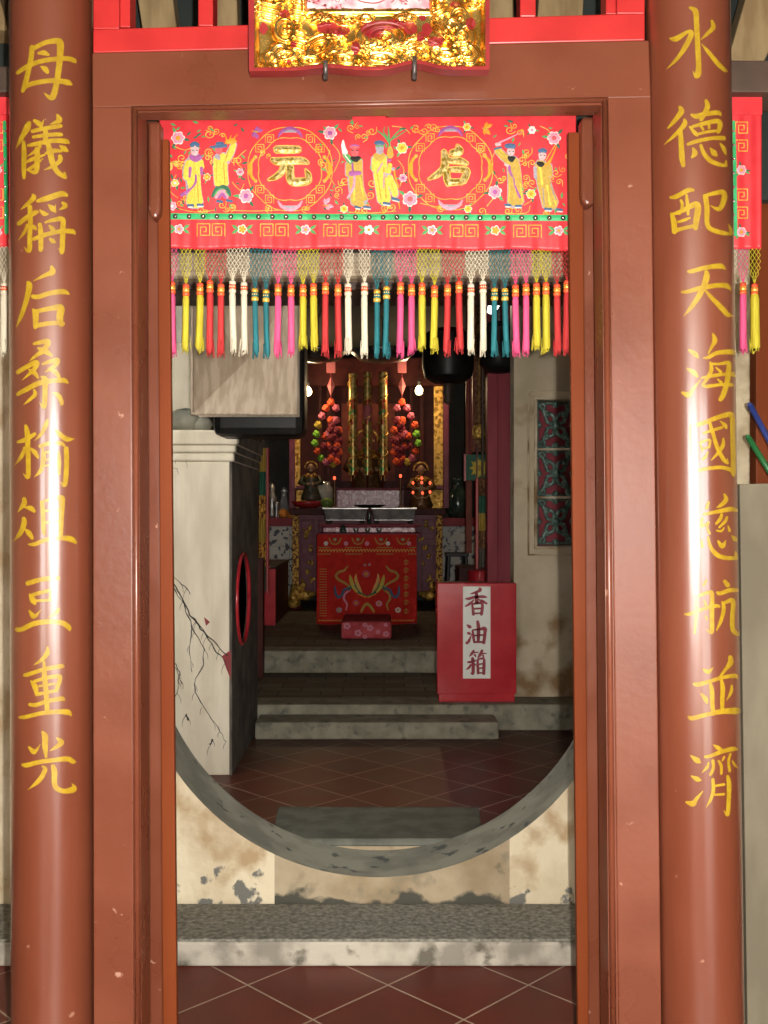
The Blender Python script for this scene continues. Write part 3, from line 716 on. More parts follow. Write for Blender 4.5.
# vertical strands under the leaves, and red ground left in a few gaps
orn = np.maximum(orn, .005 + .0034 * np.cos(px * 1.7 + 1.2 * np.sin(py * .09)) + .0012 * np.cos(py * .35 + px * .3))
gap = np.zeros_like(px, bool)
for (cx, cy, rx, ry) in [(263, 28, 4, 6), (284, 13, 5, 4), (327, 27, 11, 6), (339, 30, 10, 5), (355, 47, 4, 7), (372, 29, 12, 8), (388, 24, 18, 5), (410, 28, 7, 6), (422, 16, 4, 4), (426, 29, 5, 7), (435, 41, 8, 5), (470, 23, 5, 6), (454, 4, 5, 3), (300, -6, 4, 5), (282, -30, 4, 7), (468, -25, 5, 6), (420, 36, 4, 5), (293, 44, 3, 3), (288, 62, 3, 2)]:
    gap |= ((px - cx) / rx) ** 2 + ((py - cy) / ry) ** 2 < 1
orn = np.where(gap, .0, orn)
goldm = (~gap) | (rim > .05) | (rim2 > .05)
inside = (d_in <= 0)
g = MB()
idx = -np.ones((NYg, NXg), int)
for j in range(NYg):
    for i in range(NXg):
        idx[j, i] = len(g.v); g.v.append(P(px[j, i], py[j, i], YP + .035 - float(hgt[j, i])))
for j in range(NYg - 1):
    for i in range(NXg - 1):
        if inside[j, i] and inside[j + 1, i + 1]: continue
        g.f.append([idx[j, i], idx[j, i + 1], idx[j + 1, i + 1], idx[j + 1, i]])
        g.m.append(0 if goldm[j, i] else 1)
g.build('carved_border', [M['gold'], M['plaque_red']], plq, smooth=True)
MB().boxp(304, -64, 433, 12, YP + .058, .004).build('centre_panel', M['plaque_panel'], plq)
pn = MB()
Tp = Tflat(YP + .058)
pn.stroke([(353, -6, 1), (360, 1, 1.2), (376, 3, 1.2), (388, -2, 1)], Tp, 0, .001)
for k in range(26):
    x = random.uniform(309, 350) if k < 18 else random.uniform(390, 428)
    y = random.uniform(-4, 8)
    pn.stroke([(x, y, .8), (x + random.uniform(-3, 3), y + random.uniform(-3, 3), 1.0), (x + random.uniform(-4, 4), y + random.uniform(-2, 4), .6)], Tp, 0, .001)
pn.build('panel_flower_tracery', M['plaque_red'], plq)
for hx, y0, y1, lab in ((325.5, 61, 80, 'iron hook under the plaque, on the left'), (414.5, 57, 80, 'iron hook under the plaque, on the right')):
    hk = MB()
    hk.tube([P(hx, y1 - 2, FY(hx) + .02), P(hx, y1 - 1, 2.36), P(hx, y1 - 2, YP + .030), P(hx, y1 - 9, YP + .012), P(hx, y0, YP + .012)], .0055, 8)
    tag(hk.build('iron_hook', M['iron'], smooth=True, origin=P(hx, y1, 2.4)), lab, 'hook')

# ------------------------------------------------------------------ embroidered door valance with tassels
EM = [M['goldthread'], M['t_yellow'], M['t_ochre'], M['t_purple'], M['t_pink'], M['t_white'], M['t_blue'], M['t_green'], M['t_orange'], M['t_black'], M['t_face'], M['t_grey'], M['t_redf'], M['t_dkgreen'], M['silk']]
GO, YE, OC, PU, PI_, WH, BL, GN, OR, BK, FA, GY_, RF, DG, RD = range(15)
TAS = {'p': 'tas_pink', 'y': 'tas_yellow', 'r': 'tas_red', 'w': 'tas_white', 't': 'tas_teal'}
def net_and_tassel(parent, x, ycol, yend, kind, Y, ytop, wpx, span=5.8, name='tassel'):
    mat = M[TAS[kind]]
    mp = Y / F
    tx, ty, tz = P(x, ycol, Y)
    L = (yend - ycol) * mp
    t = MB()
    r = wpx * .5 * mp
    # skirt of yarn with a ragged end
    n = 22; rings = [(.35, 0), (.8, -.008), (1.0, -.02), (.97, -L * .3), (1.0, -L * .6), (1.02, -L * .85), (1.0, -L * .97), (.55, -L)]
    vs = []; fs = []
    rj = [random.uniform(.86, 1.08) for _ in range(n)]
    sway = random.uniform(-.005, .005)
    for i, (f, z) in enumerate(rings):
        for k in range(n):
            a = 2 * math.pi * k / n
            dz = random.uniform(-.008, .005) if i == len(rings) - 1 else 0
            rr = r * f * (rj[k] if i > 1 else 1) * (random.uniform(.85, 1.12) if i == len(rings) - 1 else 1)
            vs.append((tx + rr * math.cos(a) + sway * (z / L) ** 2, ty + rr * math.sin(a), tz + z + dz))
    for i in range(len(rings) - 1):
        for k in range(n):
            fs.append((i * n + k, i * n + (k + 1) % n, (i + 1) * n + (k + 1) % n, (i + 1) * n + k))
    fs.append(tuple(range(n))); fs.append(tuple(range(len(rings) * n - 1, (len(rings) - 1) * n - 1, -1)))
    t.add(vs, fs)
    for k in range(12):     # loose strands
        a = random.uniform(0, 6.28); rr = r * random.uniform(.6, 1.1)
        x0 = tx + rr * math.cos(a); y0 = ty + rr * math.sin(a)
        t.tube([(x0, y0, tz - L * .8), (x0 + random.uniform(-.004, .004), y0, tz - L * random.uniform(1.0, 1.1))], .0011, 4)
    o = t.build(name, mat, parent, smooth=True, origin=(tx, ty, tz))
    b = MB()
    hh = random.uniform(.95, 1.05)
    b.lathe([(.0025, .024), (.008, .022), (.0095, .016), (.008, .012)], (tx, ty, tz), 12, 0)
    b.lathe([(.008, .012), (.0095, .010), (.0095, .003), (.008, .001)], (tx, ty, tz), 12, 1)
    b.lathe([(.008, .001), (.0098, -.001), (.0098, -.007), (.0085, -.010)], (tx, ty, tz), 12, 0)
    for k in range(3):
        a = -2.2 + k * .6
        b.ball((tx + .0095 * math.cos(a), ty + .0095 * math.sin(a), tz + .0065), .0022, 0, 6)
    if kind == 'w': b.build('binding', [M['tas_white'], M['tas_band']], o, smooth=True)
    elif kind == 't': b.build('binding', [M['tas_gold'], M['tas_teal']], o, smooth=True)
    else: b.build('binding', [M['tas_band'], M['tas_gold']], o, smooth=True)
    # knotted cord net above
    c = MB()
    zt = ZZ(ytop, Y); zc = tz + .022
    H = zt - zc
    nst = 3
    for s in range(nst):
        for ph in (1, -1):
            pts = []
            cx = (s - (nst - 1) / 2) * span * 2 / nst
            m = 11
            for i in range(m + 1):
                f = i / m
                zz = zt - H * f
                amp = span * 2 / nst * .5
                q = (i % 4) / 4.0
                tri = (1 - abs((i / 2.0) % 2 - 1) * 2) * ph
                xx = cx + amp * tri
                sq = 1.0 if f < .58 else max(0.0, 1 - (f - .58) / .42)
                pts.append((tx + xx * sq * mp, ty + .001 * ph, zz))
            c.tube(pts, .0009, 4)
    c.build('cord_net', mat, o)
    return o

def fret(mb, x, y, s, T, flip=1, mi=0, w=1.0):
    p = [(-.5, .5), (-.5, -.5), (.5, -.5), (.5, .42), (-.24, .42), (-.24, -.24), (.22, -.24), (.22, .14), (0, .14)]
    for a, b in zip(p[:-1], p[1:]):
        mb.stroke([(x + flip * a[0] * s, y + a[1] * s, w), (x + flip * b[0] * s, y + b[1] * s, w)], T, mi, .0012, .0008, 1)
def spiral(mb, x, y, r, T, turn=1, ang=0, mi=0, w=1.0, tail=0):
    pts = []
    for k in range(13):
        a = ang + turn * k * .62
        rr = r * (1 - k / 14.5)
        pts.append((x + rr * math.cos(a), y + rr * math.sin(a) * .9, w))
    if tail:
        pts.insert(0, (pts[0][0] + tail * math.sin(ang) * turn, pts[0][1] - tail * math.cos(ang) * turn, w * .7))
    mb.stroke(pts, T, mi, .0012, .0008, 2)
def leafe(mb, x, y, ang, l, T, mi=GN):
    mb.stroke([(x, y, .6), (x + math.cos(ang) * l * .5, y + math.sin(ang) * l * .5, l * .42), (x + math.cos(ang) * l, y + math.sin(ang) * l, .4)], T, mi, .0014, .001, 3)
def flower(parent, x, y, r, c1, c2, T, leaves=3):
    mb = MB()
    for k in range(leaves):
        leafe(mb, x + math.cos(k * 2.2 + x) * r * .7, y + math.sin(k * 2.2 + x) * r * .7, k * 2.2 + x, r * .95, T, GN if k % 2 else DG)
    for k in range(6):
        a = k * math.pi / 3 + x
        mb.disc(x + math.cos(a) * r * .58, y + math.sin(a) * r * .58, r * .37, r * .37, T, WH, .0018, .001, 8)
        mb.disc(x + math.cos(a) * r * .48, y + math.sin(a) * r * .48, r * .34, r * .34, T, c1, .0026, .0012, 8)
    mb.disc(x, y, r * .33, r * .33, T, c2, .0036, .001, 8)
    return mb.build('embroidered_flower', EM, parent)

def fig(parent, o, robe, T, cap, face, beard, extras, lean=0, S=.1302):
    """o: pixel origin; coordinates in 768-wide crop units scaled by S"""
    mb = MB()
    X = lambda p: (o[0] + p[0] * S, o[1] + p[1] * S, p[2] * S)
    def st(mi, s, h=.002, ridge=.0016):
        for stg in G(s): mb.stroke([X(p) for p in stg], T, mi, h, ridge, 4)
    for mi, s, h in extras[0]: st(mi, s, h)
    return mb, st

def build_valance_body(root, xl, xr, T, Yfun, y0, y1, ygap=None):
    nx, ny = int((xr - xl) / 2.2) + 2, 40
    mb = MB(); vs = []; fs = []
    for side in (0, .004):
        for j in range(ny + 1):
            for i in range(nx + 1):
                x = xl + (xr - xl) * i / nx; y = y0 + (y1(x) - y0) * j / ny
                vs.append(T(x, y, -side))
    n1 = (nx + 1) * (ny + 1)
    for sidx in (0, 1):
        for j in range(ny):
            for i in range(nx):
                a = sidx * n1 + j * (nx + 1) + i
                f = (a, a + 1, a + nx + 2, a + nx + 1)
                fs.append(f if sidx == 0 else f[::-1])
    for i in range(nx):
        a = ny * (nx + 1) + i
        fs.append((a, a + 1, a + 1 + n1, a + n1))
    for j in range(ny):
        a = j * (nx + 1); b = a + nx + 1
        fs.append((a, b, b + n1, a + n1))
        a = j * (nx + 1) + nx; b = a + nx + 1
        fs.append((a, b, b + n1, a + n1))
    mb.add(vs, fs)
    return mb.build('satin_panel', M['silk'], root, smooth=True)

def yv(x, y):
    lowf = max(0, (y - 150) / 100)
    return 2.725 + .0014 * math.sin(x * .052 + .4) + .0022 * lowf * math.sin(x * .21 + .7 * math.sin(x * .05)) + .0012 * lowf * math.sin(x * .47)
def TV(x, y, h): return P(x, y, yv(x, y) - h)
val = thing('tasselled_valance', P(368, 97, 2.727), 'long embroidered red satin valance with tassels hanging across the doorway', 'valance')
hem = lambda x: 248.5 + 1.8 * (x - 170) / 400 + .8 * math.sin(x * .07)
build_valance_body(val, 159.5, 576, TV, yv, 97, hem)
rod = MB().tube([P(160, 97.5, 2.727), P(576, 97.5, 2.727)], .008, 10)
rod.build('hanging_rod', M['darkwood'], val, smooth=True)
# green ribbon with sequins
rb = MB()
rb.stroke([(x, 213.5 + 2.8 + 1.6 * (x - 170) / 400, 6.2) for x in np.linspace(160, 575, 60)], TV, 0, .0022, .0006, 1)
rib = rb.build('green_ribbon', M['green'], val)
k = 0
x = 161.5
while x < 575:
    b = MB(); yy = 216.3 + 1.6 * (x - 170) / 400
    b.disc(x, yy, 2.5, 2.5, TV, 0, .0034, .0006, 12)
    c_ = TV(x, yy, .0045); b.ball(c_, .0044, 1, 10)
    b.build('sequin', [M['blk'], M['bead']], rib, smooth=True)
    x += 13.85
# key-fret border and small flowers
for kx in np.arange(211, 580, 63.3):
    fb = MB()
    for s, fl in ((-7.6, 1), (7.6, -1)):
        fret(fb, kx + s, 229.8 + 1.7 * (kx - 170) / 400, 12.5, TV, fl, 0, .95)
    fb.build('key_fret', M['goldthread'], val)
for i, kx in enumerate(np.arange(179, 572, 63.3)):
    c = [PI_, OR, PI_, WH][i % 4]
    mb = MB()
    yy = 229 + 1.7 * (kx - 170) / 400
    for sg in (-1, 1):
        for dy in (-.6, .6):
            leafe(mb, kx + sg * 4, yy, (0 if sg > 0 else math.pi) + dy * sg, 8, TV, GN)
    for q in range(5):
        a = q * 1.2566
        mb.disc(kx + 3 * math.cos(a), yy + 3 * math.sin(a), 2.2, 2.2, TV, WH, .002, .0008, 8)
        mb.disc(kx + 2.6 * math.cos(a), yy + 2.6 * math.sin(a), 1.6, 1.6, TV, c, .0027, .0008, 8)
    mb.disc(kx, yy, 1.6, 1.6, TV, OR, .0036, .0006, 8)
    mb.build('embroidered_flower', EM, val)
# medallions
YUAN = (255, 130, 75 / 768, "215,200,75 330,200,80 450,200,70;170,300,40 230,320,75 350,315,75 480,315,70 545,340,30;300,360,70 270,430,65 210,480,55 135,510,20;360,370,70 360,480,80 390,530,80 470,530,80 540,520,70 545,460,55 515,400,15")
HOU = (415, 130, 75 / 768, "430,155,30 450,215,90 370,235,60;295,215,50 310,300,80 290,400,70 220,460,60 135,505,20;350,315,60 450,315,70 535,345,40;320,420,60 330,500,70 340,570,30;350,405,50 480,405,60 530,430,70 490,530,70;350,535,70 490,530,60")
for (mx, my, gl) in ((290, 169, YUAN), (450.5, 168, HOU)):
    md = MB()
    for (R, amp, w) in ((42, 1.2, .9), (31, 2.2, .9)):
        pts = []
        for k in range(49):
            a = k * 2 * math.pi / 48
            rr = R + amp * .8 * abs(math.sin(4 * a))
            pts.append((mx + rr * math.cos(a), my + rr * math.sin(a) * .99, w))
        md.stroke(pts, TV, GO, .0012, .0008, 2)
    for q in range(4):
        for da in (-.19, .19):
            a = math.pi / 4 + q * math.pi / 2 + da
            x, y = mx + 36.5 * math.cos(a), my + 36.5 * math.sin(a)
            fret(md, x, y, 8.2, TV, 1 if da > 0 else -1, GO, .8)
    for sg in (-1, 1):       # bats above and below, clouds left and right
        y = my + sg * 37
        md.stroke([(mx - 12, y - sg * 5, 1.5), (mx - 8, y + sg * .5, 3.5), (mx, y + sg * 3, 5), (mx + 8, y + sg * .5, 3.5), (mx + 12, y - sg * 5, 1.5)], TV, PU if sg < 0 else PI_, .002, .0012)
        md.stroke([(mx - 6, y, 1.5), (mx, y + sg * 1, 3), (mx + 6, y, 1.5)], TV, GY_, .003, .001)
        x = mx + sg * 37.5
        md.stroke([(x - sg * 3, my - 12, 2.5), (x + sg * 1, my - 7, 3), (x + sg * 2.5, my, 5), (x + sg * 1, my + 7, 3), (x - sg * 3, my + 12, 2.5)], TV, OR, .002, .0012)
        for e in (-1, 1): md.disc(x - sg * 3, my + e * 12, 2, 2, TV, OC, .003, .001, 8)
    mo = md.build('medallion', EM, val)
    ch = MB()
    S = gl[2]
    for stg in G(gl[3]):
        ch.stroke([(gl[0] + x * S, gl[1] + y * S, w * S + 1.2) for x, y, w in stg], TV, 1, .0022, .0)
        ch.stroke([(gl[0] + x * S, gl[1] + y * S, w * S - .6) for x, y, w in stg], TV, 0, .0032, .004)
    ch.build('gold_character', [M['goldfoil'], M['goldthread']], mo)

# six embroidered robed figures
def figure(o, S, layers):
    mb = MB()
    layers[0] = (layers[0][0], re.sub(r',(\d+)(?= |;|$)', lambda m_: ',%.1f' % (int(m_.group(1)) * .94), layers[0][1]))
    h = .0018
    for mi, s in layers:
        for stg in G(s):
            mb.stroke([(o[0] + x * S, o[1] + y * S, w * S) for x, y, w in stg], TV, mi, h, .0008, 4)
        h += .00035
    mb.build('embroidered_figure', EM, val)
SA, OA = .1302, (165, 130)
figure(OA, SA, [(GY_, "230,215,120 215,350,125 222,470,125 228,560,150;180,240,60 162,300,60 160,375,56"),
    (YE, "230,225,100 218,340,105 225,460,105 228,555,130;182,245,44 165,300,44 162,370,42;280,240,30 285,290,36"), (OC, "205,400,8 200,550,8;250,400,8 258,550,8;228,430,6 226,560,6"),
    (PU, "195,290,26 190,360,20;280,290,26 282,340,20;235,340,14 235,400,18 195,455,22 125,500,30"), (YE, "235,300,50 238,325,50"), (PU, "200,205,40 235,222,50 270,205,40"),
    (FA, "228,140,64 228,180,52"), (BL, "200,118,30 228,108,44 256,118,30;175,582,22 215,580,26;250,575,22 290,578,24"), (BK, "212,155,8 222,155,6;240,155,6 250,155,8"), (WH, "180,592,10 212,592,10;255,587,10 295,588,10")])
figure(OA, SA, [(GY_, "430,210,130 425,300,125 435,420,125;470,230,70 500,180,70 530,105,56"), (YE, "430,215,112 425,300,108 435,415,108;470,230,54 500,180,52 528,112,42"),
    (OC, "400,230,8 395,400,8;450,250,8 460,410,8;490,150,8 465,240,8"), (DG, "365,510,26 400,450,36 440,440,40 480,455,36 500,505,24"), (GN, "375,500,14 430,455,22 490,500,14"), (PI_, "390,520,22 440,470,40 480,520,22"), (PU, "415,520,22 440,490,30 465,520,22"),
    (RF, "412,140,58 415,175,48"), (GY_, "400,200,46 415,220,26"), (BL, "345,130,12 400,128,24 470,120,26;400,108,34 440,108,40;400,545,22 440,552,20;475,540,22 515,548,20"),
    (OR, "470,95,30 520,85,44 545,90,20;490,85,14 510,40,6;515,80,14 555,35,6;475,85,12 462,30,5"), (PI_, "485,245,24 490,255,20")])
OB = (325, 115)
figure(OB, SA, [(GY_, "235,350,120 232,450,128 240,560,130 265,670,150;180,370,56 178,460,56"), (OC, "235,355,104 235,450,108 243,560,110 265,665,130;182,375,42 180,460,42"), (YE, "225,480,12 222,660,12;270,480,12 300,660,14;200,380,8 235,420,10"),
    (GN, "150,300,40 185,340,50 205,370,30"), (WH, "140,195,12 140,240,30 155,290,44;155,310,12 195,360,12"), (PU, "210,370,14 215,440,16;195,450,40 270,445,30"), (PI_, "225,470,18 222,540,20 190,610,22 170,640,10"),
    (RF, "228,275,64 228,300,56"), (BK, "205,330,30 235,340,44 265,325,26 240,355,20;205,270,8 220,272,6;240,272,6 255,270,8"), (RF, "195,245,20 230,240,30 262,248,16"), (PU, "195,238,10 230,230,14 262,238,10"), (BL, "232,705,20 270,715,18;300,705,20 350,712,18"), (WH, "235,718,8 270,724,8;300,718,8 350,724,8")])
figure(OB, SA, [(GY_, "420,320,120 425,440,125 440,560,120 455,660,120;390,330,80 380,420,70;480,470,80 520,560,80 545,620,60"), (YE, "420,325,105 425,440,108 442,560,104 455,655,104;390,340,60 382,420,52;500,380,34 490,440,34;490,480,60 522,560,62 540,615,46"),
    (OC, "400,440,10 430,640,10;450,400,10 470,640,10;500,500,8 540,600,8"), (PI_, "440,370,14 400,440,12;455,440,10 450,560,10"), (OC, "385,310,40 420,330,50 450,310,36"), (OR, "530,420,14 545,500,14 565,560,14;565,670,12 575,720,8"), (GY_, "525,415,30;420,250,66 420,285,52"),
    (BL, "388,215,30 420,212,36 450,218,26"), (GN, "390,238,12 450,238,12"), (OC, "500,240,16 500,275,44 500,315,54"), (OR, "480,300,14 522,300,14"), (GN, "497,235,14 490,150,14 485,90,6;497,220,12 455,160,14 400,120,8;500,200,12 540,150,12 580,110,6;505,190,10 560,160,10 630,118,5;495,190,10 450,130,8 462,90,5"),
    (BL, "450,675,22 500,685,20;515,640,22 570,655,20"), (WH, "450,690,8 500,697,8;520,655,8 570,668,8"), (PU, "490,350,24 505,345,16")])
OC_ = (485, 125); SC_ = .1172
figure(OC_, SC_, [(GY_, "235,300,120 250,420,130 255,540,140 262,660,160;200,300,90 150,260,80 105,210,70"), (OC, "235,305,104 252,420,112 258,540,122 262,655,142;205,305,70 150,260,64 105,212,56"), (YE, "215,480,10 205,650,10;260,480,10 255,650,10;300,500,10 320,650,10;105,220,8 170,280,8;130,210,8 190,280,8"),
    (PU, "205,350,24 215,400,26 235,440,20;245,450,16 255,520,18 300,620,20"), (FA, "220,215,70 222,245,58;170,335,20 195,345,24;95,165,30 130,165,24"), (BK, "200,275,24 225,290,54 250,275,24 230,310,20;205,225,8 215,226,6;235,226,6 245,225,8"), (BL, "180,180,38 220,178,46 250,182,38"), (BL, "80,205,16 140,190,14"),
    (PI_, "120,150,16 200,115,14 315,60,4"), (BL, "170,680,20 220,685,18;260,690,20 310,692,18"), (WH, "175,698,10 218,700,10;262,705,10 310,706,10")])
figure(OC_, SC_, [(GY_, "475,330,120 490,440,130 520,560,140 560,680,160;440,360,60 440,450,50;545,340,60 560,430,50"), (OC, "475,335,102 492,440,112 522,560,122 560,675,140;545,345,44 560,430,36"), (YE, "470,360,44 480,430,44 490,500,40;530,520,30 560,680,34;585,600,14 610,690,14"),
    (GY_, "495,540,8 505,690,8;560,500,8 600,640,8"), (FA, "490,250,70 488,285,56"), (BK, "450,325,30 475,335,50 495,330,30 480,350,20;472,258,8 482,260,6;502,260,6 512,258,8"), (BL, "462,222,32 495,215,40 520,225,30"), (OR, "520,350,30 545,320,30 575,265,14 610,180,8"), (OC, "520,370,22 535,340,20"),
    (BL, "510,715,22 565,718,20;615,720,22 660,724,20"), (WH, "512,732,10 565,734,10;618,738,10 660,740,10")])
# larger flowers, vine scrolls and butterflies
for (x, y, r, c, c2) in ((178, 138, 7.5, PI_, OR), (246, 196, 8, PI_, PU), (330, 133, 7.5, PI_, PU), (402, 148, 6.5, YE, OR), (410, 199, 8.5, PI_, RF), (403, 178, 4.5, PI_, PU), (495, 192, 7.5, PI_, PU), (532, 130, 4.5, WH, PI_), (554, 138, 7.5, PI_, RF), (531, 194, 5.5, YE, OR),
        (240, 172, 4.2, PI_, RF), (207, 177, 4.2, OR, YE), (175, 183, 4.5, YE, WH), (344, 209, 4.5, YE, OR), (467, 127, 4.5, YE, OR), (468, 209, 4.5, YE, OR), (573, 195, 4, PI_, RF), (172, 206, 5, PI_, WH)):
    flower(val, x, y, r, c, c2, TV)
for (x, y, a, c) in ((254, 131, .5, PU), (325, 205, -.4, PI_), (484, 128, .2, OR), (172, 162, 1.2, GO)):
    mb = MB()
    for s in (-1, 1):
        for l, w in ((9, 4), (6.5, 3)):
            aa = a + s * (.6 if l == 9 else 1.25)
            mb.stroke([(x, y, .6), (x + math.cos(aa) * l * .6, y + math.sin(aa) * l * .6, w), (x + math.cos(aa) * l, y + math.sin(aa) * l, .8)], TV, c, .002, .001)
    mb.stroke([(x - 2, y, 1), (x + 4, y + 1, 1.4)], TV, OC, .003, .001)
    mb.build('embroidered_butterfly', EM, val)
sw = MB()
for (x, y, r, t, a) in ((209, 134, 5, 1, 0), (216, 131, 3.5, -1, 2), (182, 158, 5, 1, 1), (180, 167, 4.2, -1, 0), (209, 152, 4.5, 1, 2), (208, 158, 3.5, -1, 0), (238, 161, 4.5, 1, 3), (262, 152, 3, -1, 1), (345, 181, 4.5, 1, 1), (338, 190, 4, -1, 0), (351, 128, 4, 1, 2), (364, 137, 4, -1, 1), (372, 131, 4.5, 1, 0),
        (416, 128, 5, 1, 1), (424, 131, 4, -1, 2), (434, 127, 4, 1, 2), (372, 183, 5, 1, 0), (370, 195, 4.5, -1, 2), (527, 152, 5, 1, 0), (522, 160, 4, -1, 1), (532, 163, 3.6, 1, 3), (510, 130, 4.5, 1, 1), (520, 133, 3.6, -1, 0), (532, 183, 4, 1, 2), (526, 178, 3.6, -1, 0), (556, 173, 4.5, 1, 1), (559, 182, 3.5, -1, 0),
        (500, 180, 4, 1, 0), (180, 203, 4, 1, 0), (200, 210, 4, -1, 1), (222, 205, 4, 1, 0), (232, 207, 4, -1, 1), (358, 211, 3.6, 1, 0), (364, 211, 3.6, -1, 2), (384, 208, 4, 1, 0), (392, 207, 3.6, -1, 1), (508, 211, 4, 1, 0), (518, 210, 4, -1, 1), (546, 213, 3.5, 1, 0), (268, 208, 3.5, -1, 0), (305, 209, 3.5, 1, 2), (440, 209, 3.5, 1, 0), (482, 211, 3.6, -1, 0), (568, 156, 3.5, 1, 0), (318, 150, 3.6, 1, 0), (322, 165, 4, -1, 1), (480, 150, 3.6, 1, 0)):
    spiral(sw, x, y, r, TV, t, a, GO, .95, 4)
    spiral(sw, x + random.uniform(-7, 7), y + random.uniform(-6, 6), r * .7, TV, -t, a + 2, random.choice([GO, YE]), .8, 3)
for pts in ([(172, 145), (186, 150), (198, 142)], [(176, 175), (170, 190), (178, 198)], [(176, 208), (196, 212), (216, 210)], [(226, 210), (252, 211), (280, 210)], [(232, 182), (240, 190), (244, 184)], [(330, 141), (340, 155), (334, 172)], [(246, 150), (236, 160), (242, 168)], [(330, 150), (326, 168), (334, 184)],
            [(398, 160), (404, 170), (400, 186)], [(420, 203), (440, 207), (462, 205)], [(487, 206), (492, 200), (496, 196)], [(505, 213), (526, 213), (530, 206)], [(545, 162), (552, 150), (556, 144)], [(524, 205), (532, 200), (534, 194)], [(392, 126), (404, 128), (410, 134)], [(496, 150), (490, 165), (497, 178)], [(348, 212), (372, 213), (396, 211)], [(540, 126), (548, 130), (552, 136)]):
    sw.stroke([(x, y, .8) for x, y in pts], TV, GO, .0011, .0006, 4)
for k in range(115):
    x = random.choice([random.uniform(166, 246), random.uniform(322, 412), random.uniform(492, 574)]); y = random.uniform(122, 210)
    leafe(sw, x, y, random.uniform(0, 6.28), random.uniform(4, 6.5), TV, random.choice([GN, DG, GN]))
sw.build('vine_scrollwork', EM, val)
# fringe
seq = [(172, 'p'), (186, 'y'), (200, 'y'), (210, 'r'), (221, 'r'), (232.5, 'w'), (244, 'w'), (255, 't'), (266, 't'), (278, 'p'), (291, 'p'), (303, 'y'), (313.5, 'y'), (325.5, 'r'), (338, 'r'), (348, 'w'), (364.5, 'w'), (377, 't'), (386.5, 't'),
       (400.5, 'p'), (411.5, 'p'), (422, 'y'), (434.5, 'y'), (447.5, 'r'), (459, 'r'), (471, 'w'), (483, 'w'), (494.5, 't'), (505, 't'), (515.5, 'p'), (526, 'p'), (536.5, 'y'), (546, 'y'), (557, 'r'), (567, 'r')]
for x, k in seq:
    yc = {'p': 292, 'y': 293, 'r': 291, 'w': 291, 't': 297}[k] + random.uniform(-2, 2)
    ye = {'p': 352, 'y': 348, 'r': 351, 'w': 351, 't': 354}[k] + random.uniform(-2, 2)
    net_and_tassel(val, x, yc, ye, k, 2.727, hem(x) - .5, {'p': 6.6, 'y': 7.2, 'r': 6.6, 'w': 6.6, 't': 5.6}[k])

# valances in the side bays, seen past the columns
def side_valance(label, xl, xr, Y, yt, yg, fx, tass, ribx, fret_x, grp=None):
    root = thing('tasselled_valance', P((xl + xr) / 2, yt, Y), label, 'valance')
    T = lambda x, y, h: P(x, y, Y + .002 * math.sin(x * .5) - h)
    build_valance_body(root, xl, xr, T, None, yt, lambda x: yg)
    b = MB(); b.stroke([(ribx, yt + 24, 3), (ribx + 1, 165, 4), (ribx + 2, yg - 14, 4)], T, 0, .002, .001)
    r = b.build('green_ribbon', M['green'], root)
    for yy in range(int(yt) + 34, int(yg) - 20, 14):
        q = MB(); q.ball(T(ribx + .5, yy, .004), .004, 0, 8); q.build('sequin', M['bead'], r, smooth=True)
    for yy in (128, 146, 195, 213):
        f = MB(); fret(f, fret_x, yy, 12, T, 1, 0, 1.0)
        f.build('key_fret', M['goldthread'], root)
    for yy in (170, 232):
        flower(root, fret_x, yy, 5.5, PI_, OR, T, 4)
    MB().boxp(xl - 1, yt - 1.5, xr + 1, yt + 17, Y - .006, .006).build('heading_band', M['silk'], root, bevel=.002)
    for x, k, yc, ye, w in tass:
        net_and_tassel(root, x, yc, ye, k, Y, yg - .5, w, 6)
    return root
side_valance('red satin valance end with pink and yellow tassels right of the right column', 722, 761.5, 2.84, 97.5, 249, 0, [(731, 'w', 290, 350, 7), (743, 'p', 291, 350, 6.5), (754.5, 'y', 292, 349, 9)], 733.5, 741.5)
side_valance('red satin valance end with a cream tassel at the far left edge', -60, 8.5, 2.84, 97.5, 247, 0, [(-20, 'p', 290, 350, 7), (-8, 'w', 291, 350, 7), (4, 'w', 291, 352, 7)], 4.5, -3)

# ------------------------------------------------------------------ roof timbers seen through the transom and the side bays
def plank(name, label, pts, Y, d, mat, cat='beam', slope=0.0):
    o = MB().prism([P(x, y, Y) for x, y in pts], d).build(name, mat, bevel=.004, origin=P(*pts[0], Y))
    return tag(o, label, cat)
plank('roof_rafter', 'slanting tan rafter seen through the left opening of the red transom', [(104, -220), (146, -220), (178, 40), (144, 40)], 3.0, .08, M['rafter'])
plank('roof_rafter', 'tan rafter seen through the transom just left of the plaque', [(196, -220), (232, -220), (238, 45), (212, 45)], 3.0, .08, M['rafter'])
plank('roof_rafter', 'tan rafter seen through the transom just right of the plaque', [(470, -220), (506, -220), (515, 40), (482, 40)], 3.0, .08, M['rafter'])
plank('roof_rafter', 'tan rafter seen through the right opening of the red transom', [(554, -220), (592, -220), (582, 40), (536, 40)], 3.0, .08, M['rafter'])
plank('roof_rafter', 'broad slanting tan rafter above the dark beam at the right edge', [(788, -150), (862, -150), (764, 62), (728, 60)], 3.02, .09, M['rafter'])
plank('side_beam', 'dark timber beam over the valance right of the right column', [(700, 60), (1050, 60), (1050, 92), (700, 92)], 2.80, .14, M['darkwood'])
plank('side_beam', 'dark timber beam over the valance left of the left column', [(-330, 66), (46, 66), (46, 92), (-330, 92)], 2.80, .14, M['darkwood'])
plank('roof_rafter', 'tan rafter sloping above the far left edge', [(-90, -150), (-40, -150), (8, 30), (-24, 30)], 3.02, .09, M['rafter'])

